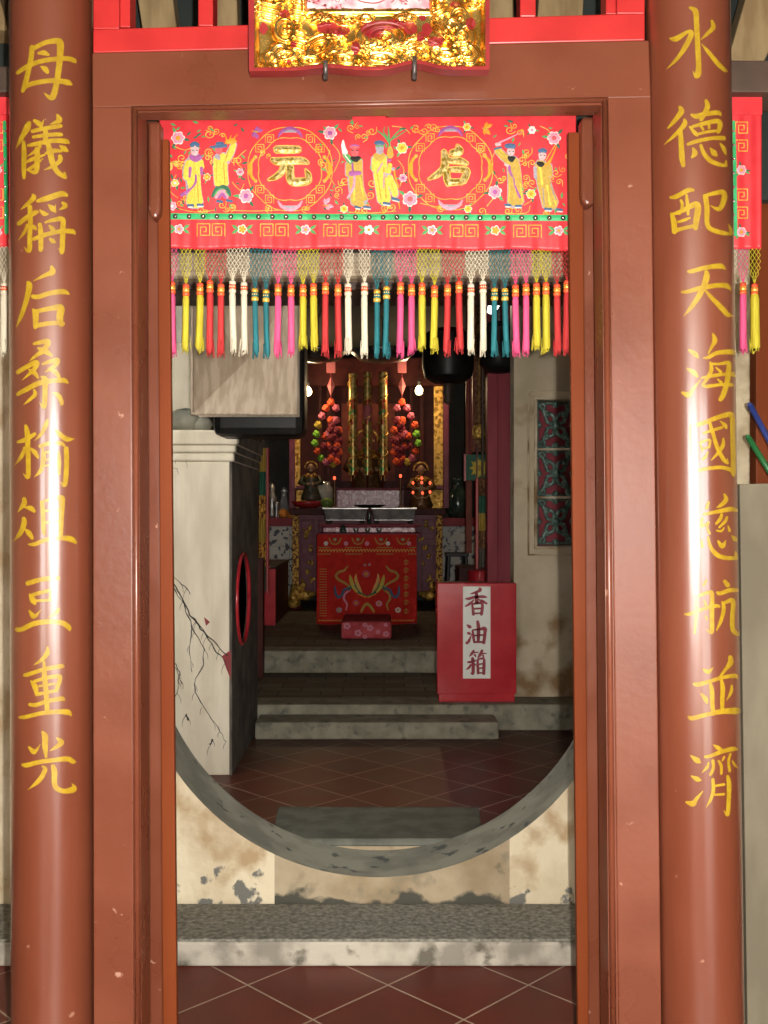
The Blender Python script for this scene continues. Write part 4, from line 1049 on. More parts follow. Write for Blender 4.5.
# things in the right side bay
def toY(px, Y): return XX(px, Y)
q = MB(); nn = 64
for j in range(nn + 1):
    for i in range(nn + 1):
        x = 690 + 700 * i / nn; y = 205 + 685 * j / nn
        q.v.append(P(x, y, 3.665 - .02 * math.sin(i * 1.3 + 2 * math.sin(j * .5)) - .018 * math.sin(j * 1.25 + i * .6)))
q.f = [[j * (nn + 1) + i, j * (nn + 1) + i + 1, (j + 1) * (nn + 1) + i + 1, (j + 1) * (nn + 1) + i] for j in range(nn) for i in range(nn)]
q.m = [0] * len(q.f)
struct(q.build('wall_rubble', M['rock'], smooth=True))
tag(MB().box(XX(756, 3.4), XX(770, 3.4), 3.4, 3.46, .095, 3.5).build('timber_post', M['leaf'], bevel=.004, origin=(XX(762, 3.4), 3.4, 0)), 'narrow brown timber post behind the coloured rods at the right edge', 'post')
zb = ZZ(484, 2.98)
pan = MB().vloft([(XX(738, 2.98), 2.90, 0), (XX(900, 2.98), 2.90, 0), (XX(900, 2.98), 2.93, 0), (XX(738, 2.98), 2.93, 0)],
                 [(XX(742, 2.98), 3.0, zb), (XX(900, 2.98), 3.0, ZZ(480, 2.98)), (XX(900, 2.98), 3.03, ZZ(480, 2.98)), (XX(742, 2.98), 3.03, zb)])
tag(pan.build('plywood_sheet', M['greywood'], bevel=.002, origin=(XX(800, 2.98), 2.9, 0)), 'grey plywood sheet leaning behind the right column', 'board')
for n_, m_, a, b, lab in (('plastic_rod', 'blue', (750, 405), (812, 520), 'blue plastic rod sloping behind the right column, the upper one'), ('plastic_rod', 'greenrod', (748, 437), (800, 520), 'green plastic rod sloping behind the right column, the lower one')):
    A = P(a[0], a[1], 3.09); Bp = P(b[0], b[1], 3.09)
    t = MB().tube([A, Bp], .0085, 12)
    t.tube([(A[0], A[1], A[2]), (A[0] - .004, A[1], A[2] + .007)], [.0085, .004], 12)
    tag(t.build(n_, M[m_], smooth=True, origin=Bp), lab, 'rod')
# ------------------------------------------------------------------ top of the moon gate, behind the tassels
bb = MB().box(-1.05, 1.05, 3.60, 3.70, ZZ(277, 3.6), ZZ(251, 3.6))
tag(bb.build('rolled_blind', M['beam'], bevel=.02, origin=(0, 3.6, ZZ(277, 3.6))), 'pale rolled bamboo blind behind the tassels', 'blind')
dk = MB().box(-1.2, 1.2, 3.71, 4.0, 2.30, 2.475)
tag(dk.build('gate_lintel', M['darkwood'], bevel=.006, origin=(0, 3.71, 2.3)), 'dark timber lintel across the top of the moon gate', 'beam')

# ------------------------------------------------------------------ joss paper furnace with round side opening
FYf, FYb = 5.87, 7.05
FXr = -.866
furn = thing('paper_furnace', (-1.4, 6.4, 0), 'whitewashed masonry furnace with a moulded cap and a round opening in its sooty side', 'furnace')
FX0 = -2.0
fz = ZZ(430, FYf)
CH = .18
fb_ = MB().box(FX0, FXr - .015, FYf, FYb, 0, fz - CH)
fb_.build('body', M['furnace'], furn, bevel=.006)
# sooty side face with a round hole
hc, hz, hr = 6.30, .97, .275
sd = MB()
ns = 40
yl, yh, zl, zh = FYf + .01, FYb, 0.0, fz - CH
def ray_rect(a):
    c, s = math.cos(a), math.sin(a)
    ts = []
    if c > 1e-9: ts.append((yh - hc) / c)
    if c < -1e-9: ts.append((yl - hc) / c)
    if s > 1e-9: ts.append((zh - hz) / s)
    if s < -1e-9: ts.append((zl - hz) / s)
    t = min(ts); return (hc + t * c, hz + t * s)
angs = sorted([2 * math.pi * k / ns for k in range(ns)] + [math.atan2(z - hz, y - hc) % (2 * math.pi) for y in (yl, yh) for z in (zl, zh)])
for k in range(len(angs)):
    a, b = angs[k], angs[(k + 1) % len(angs)]
    (ya, za), (yb2, zb2) = ray_rect(a), ray_rect(b)
    x = FXr
    ca, cb = (hc + hr * math.cos(a), hz + hr * math.sin(a)), (hc + hr * math.cos(b), hz + hr * math.sin(b))
    sd.add([(x, ca[0], ca[1]), (x, cb[0], cb[1]), (x, yb2, zb2), (x, ya, za)], [(0, 1, 2, 3)])
    sd.add([(x, ca[0], ca[1]), (x, cb[0], cb[1]), (x - .0155, cb[0], cb[1]), (x - .0155, ca[0], ca[1])], [(0, 1, 2, 3)])
sd.box(FXr - .015, FXr, FYf, FYf + .011, 0, fz - CH)
sd.build('sooty_side', M['soot'], furn)
rr = MB()
rr.tube([(FXr + .004, hc + hr * math.cos(2 * math.pi * k / 40), hz + hr * math.sin(2 * math.pi * k / 40)) for k in range(41)], .013, 8)
rr.build('red_rim', M['boxred'], furn, smooth=True)
hp = MB().lathe([(.001, 0), (hr, 0.0)], (0, 0, 0), 40)
hp.v = [(FXr - .012, hc + v[0], hz + v[1]) for v in hp.v]
hp.build('hole_shade_disc', M['darkwood'], furn)  # dark disc painted in for the shade inside the round opening
for (za_, zb_, e) in ((fz - CH, fz - .13, .012), (fz - .13, fz - .085, .022), (fz - .085, fz, .034)):
    MB().box(FX0, FXr - .0 + e, FYf - e * .6, FYb, za_, zb_).build('cap_moulding', M['furnace'], furn, bevel=.012)
sk = MB()
for (z0_, z1_, e) in ((fz - CH, fz - .13, .012), (fz - .13, fz - .085, .022), (fz - .085, fz, .034)):
    sk.box(FXr + e, FXr + e + .004, FYf + .02, FYb - .01, z0_ + .004, z1_ - .004)
sk.build('sooty_cap_side', M['soot'], furn)
# roots and cracks on the whitewashed face
TF = Tflat(FYf)
for pts in ([(170, 578, 2), (178, 590, 1.4), (188, 612, 1.6), (196, 622, 2.2), (206, 636, 1.6), (216, 652, 1.2), (226, 662, .8)],
            [(172, 586, 1.0), (184, 606, 1.2), (192, 626, 1.5), (204, 650, 1.0), (203, 668, .9), (194, 682, .9), (196, 692, 1.2), (206, 710, .9), (218, 728, .8), (226, 742, .6)],
            [(196, 622, 1.2), (212, 640, 1.4), (228, 656, 1.0)], [(192, 626, 1.0), (190, 652, .8), (192, 672, .6)], [(172, 658, 1.0), (180, 672, 1.0), (178, 690, .8), (172, 702, .6)], [(174, 664, .8), (182, 684, .7)],
            [(186, 715, 3), (188, 720, 2)], [(212, 740, 2), (210, 744, 2)], [(170, 455, .8), (180, 458, .9), (186, 460, .4)], [(170, 466, .7), (178, 469, .5)], [(170, 572, .6), (182, 584, 1.2), (190, 594, .6)]):
    ck = MB(); fine = []
    for (xa, ya, wa), (xb, yb_, wb) in zip(pts[:-1], pts[1:]):
        for k in range(4):
            t_ = k / 4
            fine.append((xa + (xb - xa) * t_ + random.uniform(-1, 1), ya + (yb_ - ya) * t_ + random.uniform(-.8, .8), (wa + (wb - wa) * t_) * random.uniform(.4, 1.1)))
    fine.append(pts[-1])
    ck.stroke(fine, TF, 0, .003, .003, 2)
    for (xa, ya, wa) in fine[::3]:
        s_ = random.choice((-1, 1)); l_ = random.uniform(5, 13)
        ck.stroke([(xa, ya, wa * .4), (xa + s_ * l_ * .3, ya + l_ * .5, .45), (xa + s_ * l_ * .35, ya + l_, .2)], TF, 0, .002, .001, 3)
    ck.build('root', M['crack'], furn)
pr = MB()
pr.poly([(204, 617), (210, 622), (206, 626)], TF, 0, .002); pr.poly([(222, 656), (231, 650), (231, 680), (226, 668)], TF, 0, .002)
pr.build('paper_scraps', M['plaque_red'], furn)
rk = MB()
for (x, y, r_) in ((170, 424, .09), (186, 421, .10), (200, 425, .07), (178, 414, .07), (194, 415, .055), (160, 420, .1)):
    c_ = P(x, y, FYf + .25); rk.ball((c_[0], c_[1], fz + r_ * .76), r_, 0, 12, 1.1, 1, .75)
tag(rk.build('rubble_heap', M['cement'], smooth=True, origin=(XX(185, 6.1), 6.1, fz)), 'grey rubble heaped on the furnace cap', 'stones')
fl = thing('furnace_flue', (XX(170, 6.3), 6.3, fz), 'white sheet flue rising from the back of the furnace', 'flue')
MB().box(XX(130, 6.3), XX(192, 6.3), 6.3, 6.75, fz, 3.5).build('flue_casing', M['furnace'], fl, bevel=.006)
MB().box(XX(150, 6.3), XX(190, 6.3), 6.29, 6.3, ZZ(343, 6.3), ZZ(295, 6.3)).build('glazed_pane', M['glass'], fl)
# square box with a pyramid front hung beside the flue
HY = 5.3
hx0, hx1, hz0, hz1 = XX(192, HY), XX(297, HY), ZZ(414, HY), ZZ(286, HY)
hd = thing('extractor_hood', ((hx0 + hx1) / 2, 5.4, hz0), 'square dusty tan box with a pyramid front hung above the furnace', 'hood')
ap = P(246, 361, HY + .17)
pyr = MB()
cs = [(hx0, HY, hz1), (hx1, HY, hz1), (hx1, HY, hz0), (hx0, HY, hz0)]
pyr.add(cs + [ap], [(0, 1, 4), (1, 2, 4), (2, 3, 4), (3, 0, 4)])
pyr.build('pyramid_front', M['hood'], hd)
rm = MB(); ring_rect(rm, hx0 - .006, hx1 + .006, hz0 - .006, hz1 + .006, .014, HY - .012, HY + .02)
rm.build('rim', M['hood'], hd, bevel=.004)
MB().box(hx0 + .002, hx1 - .002, HY + .175, HY + .19, hz0 + .002, hz1 - .002).build('case', M['hood'], hd)
bx = MB().box(XX(212, 5.5), XX(304, 5.5), HY + .2, 5.78, ZZ(436, 5.5), ZZ(292, 5.5))
bx.build('black_housing', M['blk'], hd, bevel=.045)
for sx in (.2, .8):
    x = hx0 + (hx1 - hx0) * sx
    MB().tube([(x, 5.62, hz1 - .06), (x, 5.62, 3.52)], .012, 8).build('hanger_rod', M['iron'], hd)

# ------------------------------------------------------------------ offering box
BYf = 7.15
bz0 = .18
box = thing('offering_box', (XX(476, BYf), BYf, bz0), 'glossy red offering box with a white label of three red characters', 'box')
b0, b1 = XX(437, BYf), XX(516.5, BYf)
zt_ = ZZ(583, BYf)
MB().box(b0 + .012, b1 - .012, BYf + .01, BYf + .19, bz0, bz0 + .06).build('plinth', M['boxred'], box, bevel=.004)
MB().box(b0, b1, BYf, BYf + .2, bz0 + .055, zt_).build('body', M['boxred'], box, bevel=.006)
lb = MB().boxp(463, 586.5, 490.5, 678.5, BYf - .002, .003)
label = lb.build('label', M['paper'], box)
TB = Tflat(BYf - .002)
S6 = 45 / 768
C1 = "420,145,40 430,175,45 340,215,35 255,238,8;180,318,20 240,318,40 350,290,38 480,285,40 545,295,15;365,230,50 370,320,55 375,400,45;320,340,20 260,400,40 175,450,20;400,330,12 470,365,45 545,405,25;295,420,30 315,590,45;300,410,30 460,400,40 450,590,45;330,490,28 440,485,28;330,572,25 440,565,25"
C2 = "205,-85,20 250,-55,50 280,-45,15;215,50,30 245,60,40 270,70,15;195,225,40 235,190,40 285,70,8;300,10,30 315,120,40 330,215,30;300,0,20 400,-10,30 505,-20,60 510,60,45 490,225,45;385,-150,40 400,-50,50 400,100,50 395,190,40;330,95,25 490,85,25;330,205,30 480,205,30"
C3 = "320,350,30 290,400,40 245,450,12;315,385,25 400,380,15;335,420,30 355,455,20;465,345,35 430,420,45 385,480,12;450,400,28 540,402,12;475,430,28 490,465,20;215,550,25 270,545,35 350,520,25;300,480,45 310,600,50 305,740,45 265,730,8;270,590,25 240,640,35 190,675,10;340,580,20 360,605,15;385,510,35 395,740,40;390,500,25 490,490,30 495,600,45 490,750,45;410,585,22 480,575,22;410,655,22 480,645,22;400,735,25 480,730,20"
for (oy, s) in ((580, C1), (630, C2), (630, C3)):
    mb = MB()
    for stg in G(s): mb.stroke([(455 + x * S6, oy + y * S6, w * S6 * 1.22) for x, y, w in stg], TB, 0, .0015)
    mb.build('painted_character', M['redink'], label)

# ------------------------------------------------------------------ hall entrance posts
def post(name, label, px0, px1, Y, mat, det=True):
    r = thing(name, (XX((px0 + px1) / 2, Y), Y, .178), label, 'door post')
    x0, x1 = XX(px0, Y), XX(px1, Y)
    w = x1 - x0
    MB().box(x0, x0 + w * .38, Y - .03, Y + .12, .178, 3.5).build('stile', M['maroon'], r, bevel=.006)
    MB().box(x0 + w * .38, x1, Y, Y + .12, .178, 3.5).build('panel', M['maroon'], r)
    if det:
        ring = MB(); ring_rect(ring, x0 + w * .68, x1 - w * .04, ZZ(446, Y), 3.3, .012, Y - .012, Y)
        ring.build('panel_bead', M['maroon'], r)
    return r
post('door_post', 'maroon painted hall door post beside the plaster wall', 487, 515, 8.1, M['maroon'])
lp = thing('door_post', (XX(260, 8.2), 8.2, .178), 'thin dark red hall door post behind the furnace', 'door post')
MB().box(XX(240, 8.2), XX(263, 8.2), 8.2, 8.32, .178, ZZ(558, 8.2)).build('lower_panel', M['rosewood'], lp, bevel=.005)
MB().box(XX(232, 8.2), XX(257, 8.2), 8.2, 8.32, ZZ(558, 8.2), 3.5).build('upper_stile', M['rosewood'], lp, bevel=.005)

# ------------------------------------------------------------------ altar hall
HF = .36
def lab(o, l, c, g=None): return tag(o, l, c, g)
# main altar table
AY = 12.0
al = thing('altar_table', (XX(367, AY), AY + .3, HF), 'tall purple altar table with gilt corner brackets and lion feet', 'altar table')
ax0, ax1 = XX(292, AY), XX(443, AY)
MB().box(ax0 - .03, ax1 + .03, AY - .05, AY + .9, ZZ(515, AY), ZZ(508, AY)).build('table_top', M['rosewood'], al, bevel=.008)
MB().box(ax0 + .03, ax1 - .03, AY + .05, AY + .1, ZZ(592, AY), ZZ(515, AY)).build('front_panel', M['purple'], al)
for (a, b, c, d) in ((300, 314, 519, 556), (300, 314, 560, 590), (421, 435, 519, 540), (421, 435, 544, 590), (318, 418, 519, 590)):
    m = MB(); ring_rect(m, XX(a, AY), XX(b, AY), ZZ(d, AY), ZZ(c, AY), .02, AY + .03, AY + .06); m.build('panel_moulding', M['purple'], al, bevel=.004)
for sx, (a, b) in ((-1, (292.5, 299)), (1, (436, 442.5))):
    MB().box(XX(a, AY), XX(b, AY), AY - .02, AY + .08, ZZ(596, AY), ZZ(515, AY)).build('corner_post', M['carved'], al, bevel=.004)
    cx = XX((a + b) / 2, AY)
    ft = MB()
    zf = HF
    s = -sx
    ft.tube([(cx, AY - .04, zf + .03), (cx - s * .02, AY - .06, zf + .1), (cx + s * .02, AY - .05, zf + .2), (cx - s * .015, AY - .04, zf + .3)], [.075, .07, .085, .04], 10)
    ft.tube([(cx + s * .03, AY - .06, zf + .19), (cx + s * .13, AY - .07, zf + .17), (cx + s * .24, AY - .06, zf + .2)], [.07, .06, .02], 8)
    ft.tube([(cx + s * .05, AY - .05, zf + .24), (cx + s * .1, AY - .05, zf + .30), (cx + s * .07, AY - .05, zf + .36)], [.05, .035, .012], 8)
    ft.ball((cx - s * .01, AY - .1, zf + .16), .06, n=10); ft.ball((cx + s * .04, AY - .1, zf + .26), .04, n=8)
    ft.build('lion_foot', M['gilt'], al, smooth=True)
    MB().lathe([(.07, 0), (.085, .02), (.07, .06)], (cx, AY - .04, zf), 10).build('foot_pad', M['rosewood'], al)
for k, (x, y) in enumerate(((305, 532), (309, 528), (312, 548), (310, 562), (308, 572), (312, 580), (425, 548), (428, 556), (424, 564), (429, 578), (426, 524), (432, 528), (306, 536), (422, 538))):
    m = MB(); c_ = P(x, y, AY)
    for j in range(5):
        m.ball((c_[0] + random.uniform(-.025, .025), AY + .045, c_[2] + random.uniform(-.03, .03)), random.uniform(.012, .026), 0, 8)
    m.build('gilt_boss', M['gilt'], al, smooth=True)
# shrine on the altar
SY = 12.6
sz0 = ZZ(508, AY)
sh = thing('altar_shrine', (XX(367, SY), SY, sz0), 'tall purple shrine with gilt carved side strips on the altar', 'shrine')
for (a, b) in ((289, 295), (443.5, 449)):
    MB().box(XX(a, SY), XX(b, SY), SY, SY + .12, sz0, 3.35).build('side_post', M['purple'], sh, bevel=.006)
for (a, b, t) in ((295, 300, 352), (434, 443, 378)):
    MB().box(XX(a, SY), XX(b, SY), SY + .02, SY + .07, ZZ(488, SY), ZZ(t, SY)).build('carved_strip', M['gilt'], sh)
MB().box(XX(428, SY), XX(443, SY), SY + .02, SY + .07, ZZ(384, SY), ZZ(377, SY)).build('carved_strip', M['gilt'], sh)
for (a, b) in ((296, 306), (429, 443)):
    MB().box(XX(a, SY), XX(b, SY), SY + .0, SY + .05, ZZ(488.5, SY), ZZ(485.5, SY)).build('low_rail', M['purple'], sh)
    MB().box(XX(a, SY), XX(b, SY), SY + .03, SY + .06, ZZ(508, SY), ZZ(490, SY)).build('low_carving', M['gilt'], sh)
for (a, b) in ((318, 321), (326, 330), (410, 413), (420, 424)):
    MB().box(XX(a, SY), XX(b, SY), SY + .12, SY + .2, sz0, ZZ(385, SY)).build('inner_post', M['rosewood'], sh)
MB().box(XX(295, SY), XX(444, SY), SY + .5, SY + .55, sz0, 3.35).build('back_board', M['rosewood'], sh)
MB().box(XX(295, SY), XX(444, SY), SY - .02, SY + .04, ZZ(386, SY), ZZ(358, SY)).build('valance_board', M['rosewood'], sh, bevel=.01)
MB().box(XX(289, SY), XX(449, SY), SY, SY + .55, 3.3, 3.36).build('roof_board', M['purple'], sh)
MB().box(XX(340, SY), XX(395, SY), SY + .42, SY + .46, ZZ(480, SY), ZZ(400, SY)).build('deity_niche', M['couplet'], sh)
for x in (352, 383):
    MB().box(XX(x - 2, SY), XX(x + 2, SY), SY + .38, SY + .42, ZZ(480, SY), ZZ(395, SY)).build('niche_post', M['gilt'], sh)
# seated statue inside the niche
def statuette(name, label, px_, pyt, pyb, Y, robe, cat='statue'):
    h = ZZ(pyt, Y) - ZZ(pyb, Y)
    x, z = XX(px_, Y), ZZ(pyb, Y)
    r = thing(name, (x, Y, z), label, cat)
    b = MB()
    prof = [(.24, 0), (.27, .06), (.22, .2), (.17, .34), (.18, .5), (.21, .6), (.17, .68), (.06, .73), (.055, .76)]
    b.lathe([(a * h, c * h) for a, c in prof], (x, Y, z), 20, 0, 1, .75)
    for s in (-1, 1):
        b.tube([(x + s * .19 * h, Y, z + .63 * h), (x + s * .27 * h, Y - .05 * h, z + .46 * h), (x + s * .1 * h, Y - .2 * h, z + .42 * h)], [.06 * h, .075 * h, .05 * h], 8)
    b.build('robed_body', robe, r, smooth=True)
    hd_ = MB(); hd_.ball((x, Y - .02 * h, z + .84 * h), .095 * h, 0, 12, .9, .95, 1.2)
    hd_.ball((x, Y - .115 * h, z + .83 * h), .02 * h, 0, 6)
    for s in (-1, 1): hd_.ball((x + s * .09 * h, Y, z + .84 * h), .025 * h, 0, 6)
    for s in (-1, 1): hd_.ball((x + s * .06 * h, Y - .22 * h, z + .42 * h), .04 * h, 0, 6)
    hd_.build('head', M['skin'], r, smooth=True)
    hl = MB(); hl.tube([(x + .16 * h * math.cos(a), Y + .03 * h, z + .86 * h + .15 * h * math.sin(a)) for a in np.linspace(-.2, math.pi + .2, 14)], .022 * h, 6)
    hl.build('halo_crown', M['gilt'], r, smooth=True)
    cl = MB(); cl.lathe([(.2 * h, .58 * h), (.225 * h, .6 * h), (.19 * h, .66 * h), (.1 * h, .72 * h)], (x, Y, z), 16, 0, 1, .8); cl.build('collar', M['carved'], r, smooth=True)
    return r
statuette('deity_statue', 'small gilt deity statue seated behind the three incense tubes', 367, 430, 500, SY + .2, M['bronze'])
# bowl under the left statue
def zs(y, Y): return ZZ(y, Y)
ATZ = ZZ(508, AY)
bw = MB().lathe([(.10, 0), (.17, .03), (.2, .08), (.19, .08), (.02, .07)], (XX(308, 12.15), 12.15, ATZ), 24)
tag(bw.build('red_bowl', M['bowl'], smooth=True, origin=(XX(308, 12.15), 12.15, ATZ)), 'wide red bowl at the left end of the altar', 'bowl')
s1 = statuette('deity_statue', 'small dark robed deity statue standing over the red bowl', 311, 462, 500.6, 12.15, M['robe'])
s2 = statuette('deity_statue', 'small gilt deity statue behind the red candle bulbs', 421, 463, 508, 12.3, M['bronze'])
# glittery plum stand in front of the shrine
pst = thing('offering_stand', (XX(369, 11.9), 12.0, ATZ), 'low plum offering stand with a glittering front on the altar', 'stand')
MB().box(XX(336, 12.0), XX(402, 12.0), 12.0, 12.25, ATZ, ZZ(490, 12.0)).build('front', M['plumpanel'], pst, bevel=.006)
MB().box(XX(334, 12.0), XX(404, 12.0), 11.98, 12.27, ZZ(490, 12.0), ZZ(488, 12.0)).build('top', M['maroon'], pst)
for x in (336, 402): MB().boxp(x - 1.5, 487, x + 1.5, 507.5, 11.98, .03).build('end_post', M['purple'], pst)
# three big incense tubes standing on the stand
for i, (x, yt_, l) in enumerate(((353, 374, 'leftmost'), (367.5, 372.5, 'middle'), (383, 372.5, 'rightmost'))):
    Y = 12.1
    z0_ = ZZ(488, 12.0)
    r = thing('incense_tube', (XX(x, Y), Y, z0_), f'{l} of the three tall gold wrapped incense tubes on the altar', 'incense', )
    MB().tube([(XX(x, Y), Y, z0_), (XX(x, Y), Y, ZZ(474, Y))], .014, 8).build('stick', M['rosewood'], r)
    R_ = 4.4 / F * Y
    MB().lathe([(R_, ZZ(475, Y)), (R_, ZZ(430, Y)), (R_, ZZ(400, Y)), (R_, ZZ(yt_, Y)), (R_ * .8, ZZ(yt_ - .5, Y))], (XX(x, Y), Y, 0), 20).build('wrapper', M['incense'], r, smooth='auto')
    rg_ = MB()
    pts = [(XX(x, Y) + (R_ + .004) * math.cos(a), Y + (R_ + .004) * math.sin(a), ZZ(472 - a * 3.1, Y)) for a in np.linspace(0, 31, 150)]
    rg_.tube(pts, .009, 5)
    rg_.build('dragon_relief', M['gilt'], r, smooth=True)
    if i == 1:
        MB().lathe([(R_ + .003, ZZ(421, Y)), (R_ + .003, ZZ(406, Y))], (XX(x, Y), Y, 0), 20).build('paper_band', M['pinkpaper'], r)
# flower garlands hung from the shrine
def garland(label, cx, flip):
    Y = 12.35
    r = thing('pompom_garland', P(cx, 395, Y), label, 'garland')
    out = [(0, 402), (-5, 408), (-9, 416), (-13, 425), (-14.5, 434), (-16, 443), (-14, 451), (-10, 458), (-5, 462), (2, 464), (4, 420), (8, 430), (5, 408), (9, 440), (8, 452), (3, 436), (-2, 446), (3, 455), (-3, 434), (1, 425), (6, 445), (-7, 446), (-6, 436)]
    cols = ['pompred', 'pompred', 'pomppink', 'pompyellow', 'pompgreen', 'pompgreen', 'pompred', 'pompgreen', 'pomppink', 'pompyellow', 'pomppink', 'pompred', 'pomppink', 'pompmaroon', 'pompred', 'pompmaroon', 'pompred', 'pompmaroon', 'pomppink', 'pompmaroon', 'pompred', 'pompmaroon', 'pompred']
    if flip > 0: cols = ['pompred', 'pomppink', 'pomppink', 'pompred', 'pompgreen', 'pompgreen', 'pompred', 'pomppink', 'pompyellow', 'pompmaroon'] + cols[10:]
    extra = [(3 + 7 * math.cos(k * 2.1) * (.4 + .6 * (k % 3) / 2), 441 + 21 * math.sin(k * 2.1 + .3 * k)) for k in range(16)]
    out = out[:len(cols)] + extra; cols = cols[:len(out)] + [['pompmaroon', 'pompmaroon', 'pompred', 'pompmaroon'][k % 4] for k in range(16)]
    for (dx, y), c in zip(out, cols):
        dx = dx * (-1 if flip > 0 else 1)
        m = MB(); c_ = P(cx + dx, y, Y + random.uniform(-.04, .03))
        for k in range(9):
            a = k * 2.4; zz = 1 - 2 * (k + .5) / 9; rr_ = math.sqrt(1 - zz * zz)
            m.ball((c_[0] + .024 * rr_ * math.cos(a), c_[1] + .024 * zz, c_[2] + .024 * rr_ * math.sin(a)), .026, 0, 6)
        m.build('pompom', M[c], r, smooth=True)
    st_ = MB(); st_.tube([P(cx, 372, Y), P(cx, 402, Y)], .006, 6)
    st_.build('cord', M['pompmaroon'], r)
    dm = MB(); c_ = P(cx, 386, Y)
    dm.add([(c_[0], Y, c_[2] + .12), (c_[0] + .045, Y, c_[2]), (c_[0], Y, c_[2] - .12), (c_[0] - .045, Y, c_[2]), (c_[0], Y - .04, c_[2]), (c_[0], Y + .04, c_[2])],
           [(0, 1, 4), (1, 2, 4), (2, 3, 4), (3, 0, 4), (1, 0, 5), (2, 1, 5), (3, 2, 5), (0, 3, 5)])
    dm.build('diamond_charm', M['pinkpaper'], r)
    MB().box(XX(cx - 4.5, Y), XX(cx + 4.5, Y), Y - .01, Y + .01, ZZ(373, Y), ZZ(354, Y)).build('paper_tag', M['pinkpaper'], r, bevel=.012)
    MB().tube([P(cx, 354, Y), (XX(cx, Y), Y, 3.5)], .005, 5).build('hanging_string', M['pompmaroon'], r)
    return r
garland('pompom flower garland hanging left of the incense tubes', 331, -1)
garland('pompom flower garland hanging right of the incense tubes', 402, 1)
# bare bulbs
for x, y, l in ((308, 391, 'bare lit bulb at the left of the altar shrine'), (419, 390, 'bare lit bulb at the right of the altar shrine')):
    Y = 12.2
    c_ = P(x, y, Y)
    r = thing('light_bulb', (c_[0], Y, c_[2] + .12), l, 'lamp')
    m = MB(); m.lathe([(.004, -.06), (.03, -.052), (.046, -.02), (.044, .01), (.026, .04), (.018, .052)], c_, 16); m.build('glass_bulb', M['bulb'], r, smooth=True)
    s_ = MB(); s_.lathe([(.02, .052), (.022, .1), (.008, .12)], c_, 12); s_.build('socket', M['blk'], r)
    MB().tube([(c_[0], Y, c_[2] + .12), (c_[0], Y, 3.5)], .004, 5).build('flex', M['blk'], r)
    lamp('bulb_light', 'POINT', (c_[0], Y - .12, c_[2]), 15, (1, .72, .4), .05)
# red candle bulbs
ct = thing('candle_tree', P(422, 508, 12.05), 'little tree of red electric candle bulbs at the right end of the altar', 'lamp')
ct.location.z = ATZ
Yc_ = 12.05
stem = MB()
stem.lathe([(.06, 0), (.05, .02), (.012, .03)], (XX(422, Yc_), Yc_, ATZ), 12)
stem.tube([(XX(422, Yc_), Yc_, ATZ), P(422, 478, Yc_)], .01, 6)
for (x, y) in ((413, 483), (430, 483), (413, 492.5), (430, 492)):
    stem.tube([P(422, y + 5, Yc_), P((x + 422) / 2, y + 6, Yc_), P(x, y + 2, Yc_)], .007, 6)
stem.build('stem', M['bronze'], ct)
for (x, y) in ((421.8, 478), (421.8, 482.5), (413, 483), (430, 483), (413, 492.5), (422.5, 493), (430, 492)):
    m = MB(); m.ball(P(x, y, Yc_ - .012), .015, 0, 10, 1, 1, 1.3); m.build('bulb', M['led'], ct, smooth=True)
for x, yb_, l in ((334.5, 478, 'single red electric candle left of the plum stand'), (400.5, 476, 'single red electric candle right of the plum stand')):
    Y = 11.93
    r = thing('electric_candle', (XX(x, Y), Y, ATZ), l, 'lamp')
    MB().lathe([(.045, 0), (.04, .015), (.014, .03), (.014, ZZ(yb_ + 2, Y) - ATZ)], (XX(x, Y), Y, ATZ), 10).build('holder', M['bronze'], r, smooth='auto')
    m = MB(); m.ball(P(x, yb_, Y), .017, 0, 10, 1, 1, 1.3); m.build('bulb', M['led'], r, smooth=True)
# small altar goods
def lathe_thing(name, label, cat, px_, Y, z, prof, mat, n=20, smooth=True):
    o = MB().lathe(prof, (XX(px_, Y), Y, z), n).build(name, mat, smooth=smooth, origin=(XX(px_, Y), Y, z))
    return tag(o, label, cat)
lathe_thing('green_pomelo', 'green fruit beside the left pewter censer', 'fruit', 327, 11.99, ATZ, [(.02, 0), (.06, .02), (.078, .06), (.06, .105), (.012, .125)], M['greenfruit'])
lathe_thing('glass_jar', 'pale glass jar behind the green fruit', 'jar', 324.5, 12.45, ATZ, [(.09, 0), (.10, .03), (.1, .24), (.07, .28), (.07, .32), (.01, .32)], M['glass'])
# front offering table under a red cloth
OY = 10.45
ot = thing('offering_table', (XX(367, OY), OY + .3, HF), 'maroon offering table in front of the altar under an embroidered red cloth', 'table')
otz = ZZ(533, OY)
MB().box(XX(318, OY), XX(421, OY), OY - .02, OY + .55, otz - .04, otz).build('table_top', M['maroon'], ot, bevel=.008)
for x in (323, 411):
    for yy in (OY + .05, OY + .47):
        MB().box(XX(x, OY), XX(x, OY) + .06, yy, yy + .06, HF, otz - .04).build('leg', M['maroon'], ot)
tray = thing('tray_rack', (XX(367, OY), OY + .25, otz), 'glossy plum rack on the offering table carrying the pewter censers', 'rack')
MB().box(XX(322, OY), XX(416, OY), OY + .12, OY + .5, otz, ZZ(527, OY + .1)).build('base', M['plumpanel'], tray, bevel=.01)
MB().box(XX(318, OY), XX(421, OY), OY + .06, OY + .54, ZZ(527, OY + .1), ZZ(524, OY + .06)).build('top_board', M['maroon'], tray, bevel=.008)
trz = ZZ(524, OY + .06)
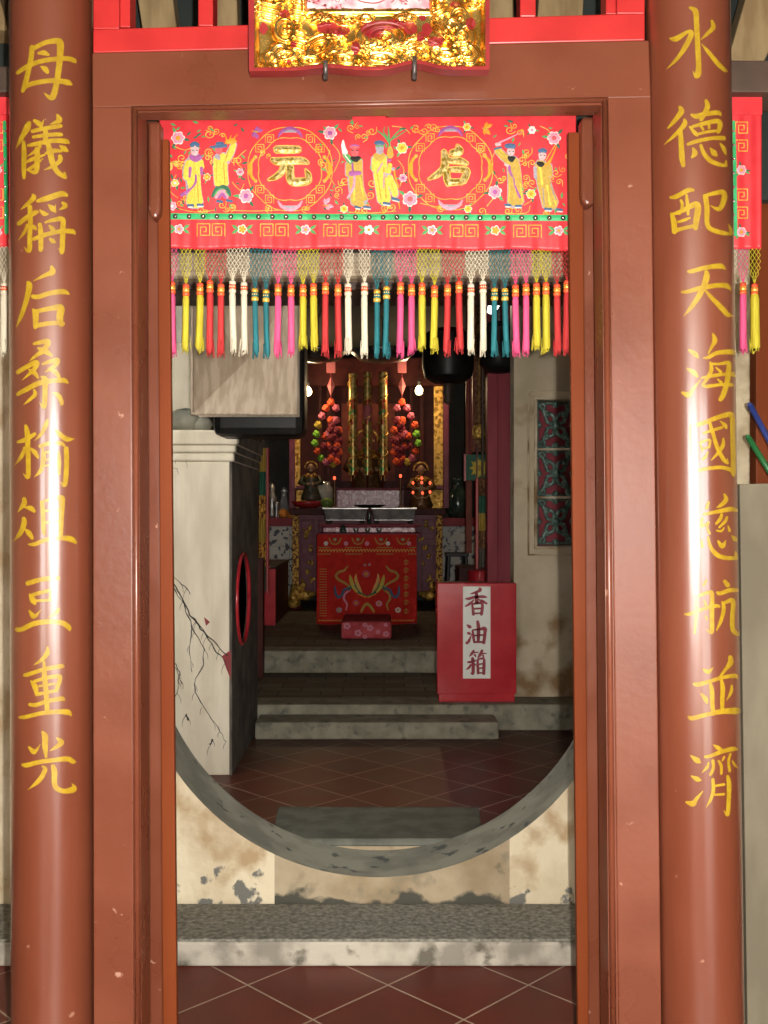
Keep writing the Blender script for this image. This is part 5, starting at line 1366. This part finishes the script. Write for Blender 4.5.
for a, b, l in ((322, 368, 'left of the two long pewter incense troughs'), (371, 417, 'right of the two long pewter incense troughs')):
    r = thing('incense_trough', (XX((a + b) / 2, OY), OY + .25, trz), l, 'censer')
    x0, x1 = XX(a, OY), XX(b, OY)
    zt2 = ZZ(507.5, OY)
    m = MB(); q_ = .03
    m.vloft([(x0 + q_, OY + .12, trz + .035), (x1 - q_, OY + .12, trz + .035), (x1 - q_, OY + .4, trz + .035), (x0 + q_, OY + .4, trz + .035)],
            [(x0 + .01, OY + .08, zt2 - .02), (x1 - .01, OY + .08, zt2 - .02), (x1 - .01, OY + .44, zt2 - .02), (x0 + .01, OY + .44, zt2 - .02)])
    m.build('trough', M['pewter'], r, bevel=.008)
    m = MB(); ring_rect_h = m.box(x0 - .004, x1 + .004, OY + .06, OY + .46, zt2 - .02, zt2); m.build('rim', M['pewter'], r, bevel=.006)
    for xx in (x0 + .06, x1 - .06):
        for yy in (OY + .15, OY + .37):
            MB().lathe([(.018, 0), (.026, .035)], (xx, yy, trz), 8).build('foot', M['iron'], r)
lathe_thing('green_jar', 'small dark green jar between the two pewter troughs', 'jar', 369.5, OY + .03, trz, [(.018, 0), (.02, .06), (.014, .1), (.018, .12)], M['ceramic'], 12)
lathe_thing('black_dish', 'shallow black dish laid across the pewter troughs', 'dish', 370, OY + .26, ZZ(507.5, OY), [(.1, 0), (.16, .02), (.165, .03), (.02, .028)], M['blk'], 24)
for i, (x, l) in enumerate(((343, 'leftmost small bowl on the edge of the offering table'), (356, 'second small bowl from the left on the offering table edge'), (367.5, 'third small bowl from the left on the offering table edge'), (379, 'rightmost small bowl on the edge of the offering table'))):
    if i == 0:
        lathe_thing('offering_bowl', l, 'bowl', x, OY + .03, otz, [(.032, 0), (.036, .03), (.026, .045), (.03, .06), (.01, .085)], M['ceramic'], 14).__setitem__('group', 'bowls on the offering table')
    else:
        lathe_thing('offering_bowl', l, 'bowl', x, OY + .03, otz, [(.012, 0), (.02, .015), (.032, .045), (.03, .047), (.004, .03)], M['pewter'], 14).__setitem__('group', 'bowls on the offering table')
# the cloth
cl = thing('altar_cloth', (XX(367, OY), OY - .03, HF), 'red altar cloth embroidered with two birds hanging from the offering table', 'cloth')
def yc_(x, y):
    f = max(0, (y - 550) / 80)
    return OY - .045 + .008 * f * math.sin(x * .42) - .01 * f + .004 * math.sin(x * .2)
def TC(x, y, h): return P(x, y, yc_(x, y) - h)
cb = MB(); nx, ny = 90, 24
def cxl(x, y):           # slightly flaring sides
    f = (y - 535) / 90
    return 367 + (x - 367) * (1 + .01 * f)
for s_ in (0, .006):
    for j in range(ny + 1):
        for i in range(nx + 1):
            x = 317 + 99.5 * i / nx; y = 534.5 + 89 * j / ny + (1.2 * math.sin(x * .1) if j == ny else 0)
            cb.v.append(TC(cxl(x, y), y, -s_))
n1 = (nx + 1) * (ny + 1)
for s_ in (0, 1):
    for j in range(ny):
        for i in range(nx):
            a = s_ * n1 + j * (nx + 1) + i
            cb.f.append([a, a + 1, a + nx + 2, a + nx + 1]); cb.m.append(0)
for i in range(nx):
    a = ny * (nx + 1) + i; cb.f.append([a, a + 1, a + 1 + n1, a + n1]); cb.m.append(0)
for j in range(ny):
    for i0 in (0, nx):
        a = j * (nx + 1) + i0; cb.f.append([a, a + nx + 1, a + nx + 1 + n1, a + n1]); cb.m.append(0)
cb.build('cloth_front', M['altarcloth'], cl, smooth=True)
em = MB()
for x in np.arange(319, 415, 3.1): em.stroke([(x, 551, .8), (x + 1.5, 549, .9), (x + 2.8, 552, .8)], TC, GO, .003, .001, 2)
em.stroke([(318, 547.5, .8), (416, 547.5, .8)], TC, OC, .003, .001, 1); em.stroke([(318, 554, .8), (416, 554, .8)], TC, OC, .003, .001, 1)
for x in (335, 358, 381, 403):
    em.stroke([(x - 6, 538, 1), (x - 3, 543.5, 1.3), (x + 3, 543.5, 1.3), (x + 6, 538, 1)], TC, OC, .003, .001, 3)
    em.disc(x, 539.5, 2.4, 2, TC, DG, .003, .001, 8); em.disc(x, 539.5, 1.5, 1.2, TC, GO, .005, .001, 8)
for x, c in ((326, WH), (346, PI_), (367, PI_), (388, WH), (409, PI_)): em.disc(x, 543.5, 2.3, 2.3, TC, c, .004, .002, 8)
for s in (-1, 1):          # a pair of facing birds with trailing plumes
    q = lambda pts: [(367 + s * (x - 367), y, w) for x, y, w in pts]
    em.stroke(q([(349, 590, 2), (353, 585, 4.5), (357, 589, 5), (361, 594, 3.5), (368, 596.5, 1)]), TC, DG, .004, .003, 4)
    em.stroke(q([(350, 575, 1), (351, 580, 3.6), (353, 586, 4), (357, 592, 2.2)]), TC, YE, .006, .002, 4)
    em.stroke(q([(356, 574, 1), (356, 580, 3.2), (358.5, 587, 3.4), (362, 593, 1)]), TC, GO, .007, .002, 4)
    em.stroke(q([(350, 587, 1.8), (345, 583, 2.2), (339, 580, 2.4), (336, 576, 2.4), (339, 572, 2.4), (344, 570.5, 2.2), (348, 566, 1.2)]), TC, OC, .004, .002, 4)
    em.stroke(q([(349, 588, 2.2), (344, 590, 2.4), (342, 595, 2.6), (338, 597, 2.8), (335.5, 593, 2.6), (335, 586, 1.4)]), TC, BL, .004, .002, 4)
    em.stroke(q([(350, 590, 1.8), (345, 594, 2), (344, 599, 2.2), (347, 604, 2), (346, 610, 1.2)]), TC, PI_ if s > 0 else OC, .004, .002, 4)
    em.stroke(q([(358, 594, 1), (366, 597, 2)]), TC, OR, .006, .001, 3)
for x, y, r_, c in ((366, 574, 4, RF), (365, 565, 1.4, GY_), (369.5, 564.5, 1.4, GY_), (356, 603, 3.4, RF), (379, 603.5, 3.4, PI_), (339, 610, 3, GY_), (398, 610, 3, WH)): em.disc(x, y, r_, r_ * .9, TC, c, .005, .002, 10); em.disc(x, y, r_ * .45, r_ * .4, TC, OR, .008, .001, 8)
em.stroke([(361, 612, 2), (364, 606, 2.5), (367, 604, 3), (371, 607, 2.5), (374, 612, 2)], TC, OC, .005, .002, 3)
for x in (320.5, 323, 325.5): 
    for y in np.arange(569, 618, 2.6): em.stroke([(x - .8, y, .7), (x + .8, y, .7)], TC, OC, .003, .0005, 1)
for y in (562, 570, 578, 586, 594, 602, 611):
    em.stroke([(404, y, .7), (406, y - 2, .8), (408.5, y, .8)], TC, OC, .003, .0005, 2); em.stroke([(406, y - 2.5, .8), (406, y + 3, .8)], TC, OC, .003, .0005, 2); em.stroke([(404, y + 2, .7), (408, y + 1.5, .7)], TC, OC, .003, .0005, 2)
for x in np.arange(319, 415, 2.4): em.stroke([(x, 621, .9), (x + 1, 620, .9)], TC, GO, .003, .001, 1)
em.build('embroidery', EM, cl)
# kneeler
ky = 9.25
kn = thing('kneeling_stool', (XX(366, ky), ky + .3, HF), 'low floral red kneeling stool in front of the altar cloth', 'stool')
kz = ZZ(622, ky)
MB().box(XX(341, ky), XX(391.5, ky), ky, ky + .75, HF + .0, kz).build('cushion_block', M['floral'], kn, bevel=.02)
kf = MB(); TK = Tflat(ky)
for (x, y, r_) in ((347, 626, 4), (370, 628, 3.6), (358, 633, 4), (386, 634, 3.4), (365, 625, 2.6), (378, 632, 2.5), (386, 625, 2.2), (365, 637, 2.4)):
    for k in range(5): kf.disc(x + r_ * .5 * math.cos(k * 1.256), y + r_ * .5 * math.sin(k * 1.256), r_ * .5, r_ * .42, TK, PI_, .001, .0008, 7)
    kf.disc(x, y, r_ * .3, r_ * .3, TK, RF, .003, .0008, 7)
kf.build('flower_print', EM, kn)
# tiled counters either side
for (a, b, Y, l) in ((240, 300, 12.66, 'white tiled counter with a purple edge left of the altar'), (435, 500, 12.66, 'white tiled counter with a purple edge right of the altar')):
    r = thing('tiled_counter', (XX((a + b) / 2, Y), Y + .3, HF), l, 'counter')
    ztc = ZZ(518, Y)
    MB().box(XX(a, Y), XX(b, Y), Y, Y + .6, HF, ztc - .1).build('tiled_front', M['whitetile'], r)
    MB().box(XX(a, Y), XX(b, Y), Y - .02, Y + .6, ztc - .1, ztc).build('purple_edge', M['maroon'], r, bevel=.006)
CZ = ZZ(518, 12.66)
lathe_thing('silver_figurine', 'tall silver figurine at the left end of the left counter', 'figurine', 272, 12.95, CZ, [(.06, 0), (.065, .05), (.045, .1), (.06, .2), (.065, .26), (.04, .3), (.045, .36), (.03, .42), (.005, .44)], M['pewter'])
lathe_thing('silver_cup', 'short silver cup in front of the silver figurine', 'cup', 276.5, 12.74, CZ, [(.04, 0), (.03, .04), (.03, .1), (.045, .16), (.042, .2), (.01, .2)], M['pewter'])
lathe_thing('glass_decanter', 'clear glass decanter on the left counter', 'bottle', 284, 13.05, CZ, [(.07, 0), (.08, .05), (.07, .14), (.04, .26), (.03, .32), (.05, .34), (.02, .38), (.005, .39)], M['glass'])
for (x, y0_, r_, l) in ((283.5, 0, .06, 'big orange fruit at the front of the left counter'), (290, 0, .045, 'smaller orange fruit next to the altar on the left counter')):
    o = lathe_thing('orange', l, 'fruit', x, 12.78 if x < 287 else 12.72, CZ, [(.02, 0), (r_ * .8, r_ * .3), (r_, r_), (r_ * .8, r_ * 1.6), (.015, r_ * 1.95)], M['orange'])
lathe_thing('dark_vase', 'tall dark glazed vase on the right counter', 'vase', 458, 12.9, CZ, [(.11, 0), (.15, .08), (.16, .22), (.13, .32), (.07, .38), (.07, .46), (.10, .5), (.09, .5), (.02, .45)], M['ceramic'], 24)
# dark stool by the right counter
sy = 11.5
sl = thing('wooden_stool', (XX(457, sy), sy + .18, HF), 'small black wooden stool in front of the right tiled counter', 'stool')
sz = ZZ(553, sy)
MB().box(XX(446, sy), XX(469, sy), sy, sy + .28, sz - .04, sz).build('seat', M['blk'], sl, bevel=.006)
for sx, xx in ((-1, 449), (1, 466)):
    for yy in (sy + .03, sy + .25):
        MB().tube([(XX(xx, sy), yy, sz - .04), (XX(xx + sx * 2.5, sy), yy, HF)], .022, 6).build('leg', M['blk'], sl)
    MB().tube([(XX(xx + sx * 1.2, sy), sy + .03, HF + .2), (XX(xx + sx * 1.2, sy), sy + .25, HF + .2)], .014, 6).build('stretcher', M['blk'], sl)
# red boxes
rx = thing('red_bench', (XX(262, 10.4), 10.9, HF), 'long red bench along the left wall of the altar hall', 'bench')
MB().box(XX(262, 10.4) - .34, XX(275.5, 10.4), 10.4, 11.8, HF, ZZ(569, 10.4)).build('side_board', M['rosewood'], rx)
MB().box(XX(262, 10.4) - .34, XX(276, 10.4), 10.36, 10.4, HF, ZZ(567, 10.4)).build('end_board', M['boxred'], rx, bevel=.004)
MB().box(XX(262, 10.4) - .34, XX(276, 10.4), 10.36, 11.85, ZZ(569, 10.4), ZZ(566, 10.4)).build('top_board', M['darkwood'], rx, bevel=.004)
dr_ = thing('red_drum_stand', (XX(476, 10.2), 10.4, HF), 'dark red wooden chest behind the offering box', 'chest')
MB().box(XX(459, 10.2), XX(492, 10.2), 10.2, 10.7, HF, ZZ(567, 10.2)).build('chest_body', M['rosewood'], dr_, bevel=.006)
MB().lathe([(.12, 0), (.14, ZZ(571, 10.0) - HF - .01), (.13, ZZ(570, 10.0) - HF)], (XX(482, 10.0), 10.0, HF), 24).build('round_tub', M['boxred'], dr_, smooth='auto')
# lacquer boards, panel and banners by the right post
cbz = ZZ(553, 9.9)
cbd = MB().box(XX(466, 9.9), XX(472, 9.9), 9.9, 9.95, cbz, 3.5)
tag(cbd.build('couplet_board', M['couplet'], bevel=.005, origin=(XX(469, 9.9), 9.9, 3.5)), 'narrow dark red couplet board hanging right of the altar', 'board')
gp = thing('hanging_board', (XX(480, 9.6), 9.6, 3.5), 'brown carved gilt board hanging beside the maroon door post', 'board')
MB().box(XX(474, 9.6), XX(487.5, 9.6), 9.6, 9.66, ZZ(452, 9.6), 3.5).build('carved_board', M['carvedbrown'], gp)
MB().box(XX(472.5, 9.6), XX(474.5, 9.6), 9.58, 9.68, ZZ(452, 9.6), 3.5).build('edge_strip', M['couplet'], gp)
gl_ = MB(); c_ = P(479, 432, 9.5)
gl_.lathe([(.015, .07), (.05, .06), (.062, .02), (.062, -.02), (.05, -.06), (.015, -.07)], c_, 12)
gl_.tube([(c_[0], 9.5, c_[2] + .07), (c_[0], 9.5, 3.5)], .003, 5)
tag(gl_.build('gilt_lantern', M['gilt'], smooth='auto', origin=(c_[0], 9.5, 3.5)), 'small round gilt lantern in front of the gilt panel', 'lantern')
gb = thing('sunflower_banner', P(477, 454, 9.3), 'green banner with a yellow flower beside the maroon door post', 'banner')
MB().boxp(465, 454.5, 487.5, 480.5, 9.3, .02).build('green_panel', M['t_dkgreen'], gb, bevel=.003)
MB().boxp(464, 454, 466, 481, 9.29, .03).build('red_edge', M['rail_red'], gb)
sf = MB(); TS = Tflat(9.3)
for k in range(10):
    a = k * .628
    sf.stroke([(479, 468, 1), (480 + 5.5 * math.cos(a), 468 + 5.5 * math.sin(a), 5), (480 + 10.5 * math.cos(a), 468 + 11 * math.sin(a), .8)], TS, YE, .012, .004, 3)
sf.disc(479, 468, 3, 3, TS, OC, .02, .004, 10)
sf.build('yellow_flower', EM, gb)
MB().tube([P(477, 445, 9.27), P(476.5, 500, 9.27)], .006, 6).build('purple_pole', M['purple'], gb)
MB().tube([P(470, 455, 9.31), (XX(470, 9.31), 9.31, 3.5)], .004, 5).build('hanging_string', M['pompmaroon'], gb)
def banner(label, px0, px1, Y, y0, y1, cols, edge_side):
    r = thing('brocade_banner', P((px0 + px1) / 2, y0, Y), label, 'banner')
    n = len(cols)
    for i, c in enumerate(cols):
        ya, yb_ = y0 + (y1 - y0) * i / n, y0 + (y1 - y0) * (i + 1) / n
        m = MB(); k = 10; vs = []
        for s_ in (0, .02):
            for j in range(k + 1):
                x = px0 + (px1 - px0) * j / k
                d = .02 * math.sin(j * 1.3 + i)
                vs += [P(x, ya, Y + d + s_), P(x, yb_ + (2 if i == n - 1 and j % 2 else 0), Y + d + s_)]
        fs = []
        for s_ in (0, 1):
            o_ = s_ * 2 * (k + 1)
            fs += [(o_ + 2 * j, o_ + 2 * j + 1, o_ + 2 * j + 3, o_ + 2 * j + 2) for j in range(k)]
        m.add(vs, fs)
        m.build('brocade_section', M[c], r, smooth=True)
    x = px1 if edge_side > 0 else px0
    MB().tube([P(x, y0, Y - .01), P(x, y1 + 3, Y - .01)], .016, 6).build('red_cord', M['rail_red'], r)
    MB().tube([P((px0 + px1) / 2, y0, Y), (XX((px0 + px1) / 2, Y), Y, 3.5)], .01, 6).build('pole', M['darkwood'], r)
    return r
banner('brocade banner of green, ochre and red sections right of the altar hall', 477, 488, 9.0, 478, 566, ['carvedbrown', 't_dkgreen', 't_ochre', 'carvedbrown', 'soot'], -1)
banner('brocade banner of yellow, green and ochre sections behind the furnace', 258, 267.5, 9.4, 448, 590, ['t_ochre', 't_dkgreen', 'carved', 't_ochre', 'carved', 't_dkgreen'], 1)
# lamps and trays overhead
for (x, y, r_, Y, l) in ((318, 353, 28, 10.6, 'round brass tray lamp hanging at the left above the altar'), (383, 353, 32, 10.6, 'round brass tray lamp hanging in the middle above the altar')):
    c_ = P(x, y, Y); R_ = r_ / F * Y
    r = thing('tray_lamp', (c_[0], Y, 3.5), l, 'lamp')
    MB().lathe([(R_ * .2, -.1), (R_ * .75, -.07), (R_, .0), (R_ * 1.02, .02), (R_ * .98, .025), (R_ * .2, -.03)], c_, 32).build('shade', M['pewter'], r, smooth=True)
    MB().tube([(c_[0], Y, c_[2] - .03), (c_[0], Y, 3.5)], .01, 6).build('stem', M['iron'], r)
for (x, y, r_, h_, Y, l) in ((448, 370, 26, .30, 8.9, 'big black lantern shade with a turned finial right of the altar'), (499, 358, 19, .22, 7.9, 'smaller black lantern shade in front of the maroon door post')):
    c_ = P(x, y, Y); R_ = r_ / F * Y
    r = thing('black_lantern', (c_[0], Y, 3.5), l, 'lantern')
    MB().lathe([(.02, -.12), (R_ * .6, -.11), (R_ * .92, -.06), (R_, .02), (R_, h_), (R_ * .6, h_ + .05)], c_, 24).build('shade', M['blk'], r, smooth='auto')
    if r_ > 20:
        MB().lathe([(.012, -.30), (.045, -.27), (.03, -.23), (.05, -.2), (.035, -.16), (.05, -.12)], c_, 14).build('finial', M['darkwood'], r, smooth=True)
    MB().tube([(c_[0], Y, c_[2] + h_), (c_[0], Y, 3.5)], .012, 6).build('hanger', M['iron'], r)
tl = MB(); tl.tube([P(491, 313, 7.6), P(495, 300, 7.55), P(507, 290, 7.5)], [.03, .05, .03], 10)
tl_root = thing('strip_lamp', P(499, 290, 7.55), 'small bright white lamp glimpsed behind the teal tassels', 'lamp')
tl.build('lit_tube', M['tubelamp'], tl_root, smooth=True)
MB().tube([P(500, 296, 7.57), (XX(500, 7.57), 7.57, 3.5)], .008, 6).build('hanger', M['iron'], tl_root)

# ------------------------------------------------------------------ repeats share a group
GROUPS = {'painted_column': 'lettered columns beside the doorway', 'door_leaf': 'opened door leaves', 'iron_hook': 'hooks under the plaque', 'tasselled_valance': 'tasselled satin valances',
          'roof_rafter': 'roof rafters above the doorway', 'side_beam': 'beams over the side bays', 'stone_step': 'stone steps', 'plastic_rod': 'plastic rods behind the right column', 'door_post': 'hall door posts',
          'deity_statue': 'small statues on the altar', 'incense_tube': 'incense tubes on the altar', 'pompom_garland': 'garlands at the shrine', 'light_bulb': 'bare bulbs at the shrine',
          'electric_candle': 'single electric candles', 'incense_trough': 'pewter incense troughs', 'offering_bowl': 'bowls on the offering table', 'tiled_counter': 'tiled counters beside the altar',
          'orange': 'orange fruit on the left counter', 'brocade_banner': 'brocade banners', 'tray_lamp': 'tray lamps above the altar', 'black_lantern': 'black lanterns in the hall'}
for o in SC.objects:
    k_ = o.name.split('.')[0]
    if o.parent is None and k_ in GROUPS and 'label' in o:
        o['group'] = GROUPS[k_]
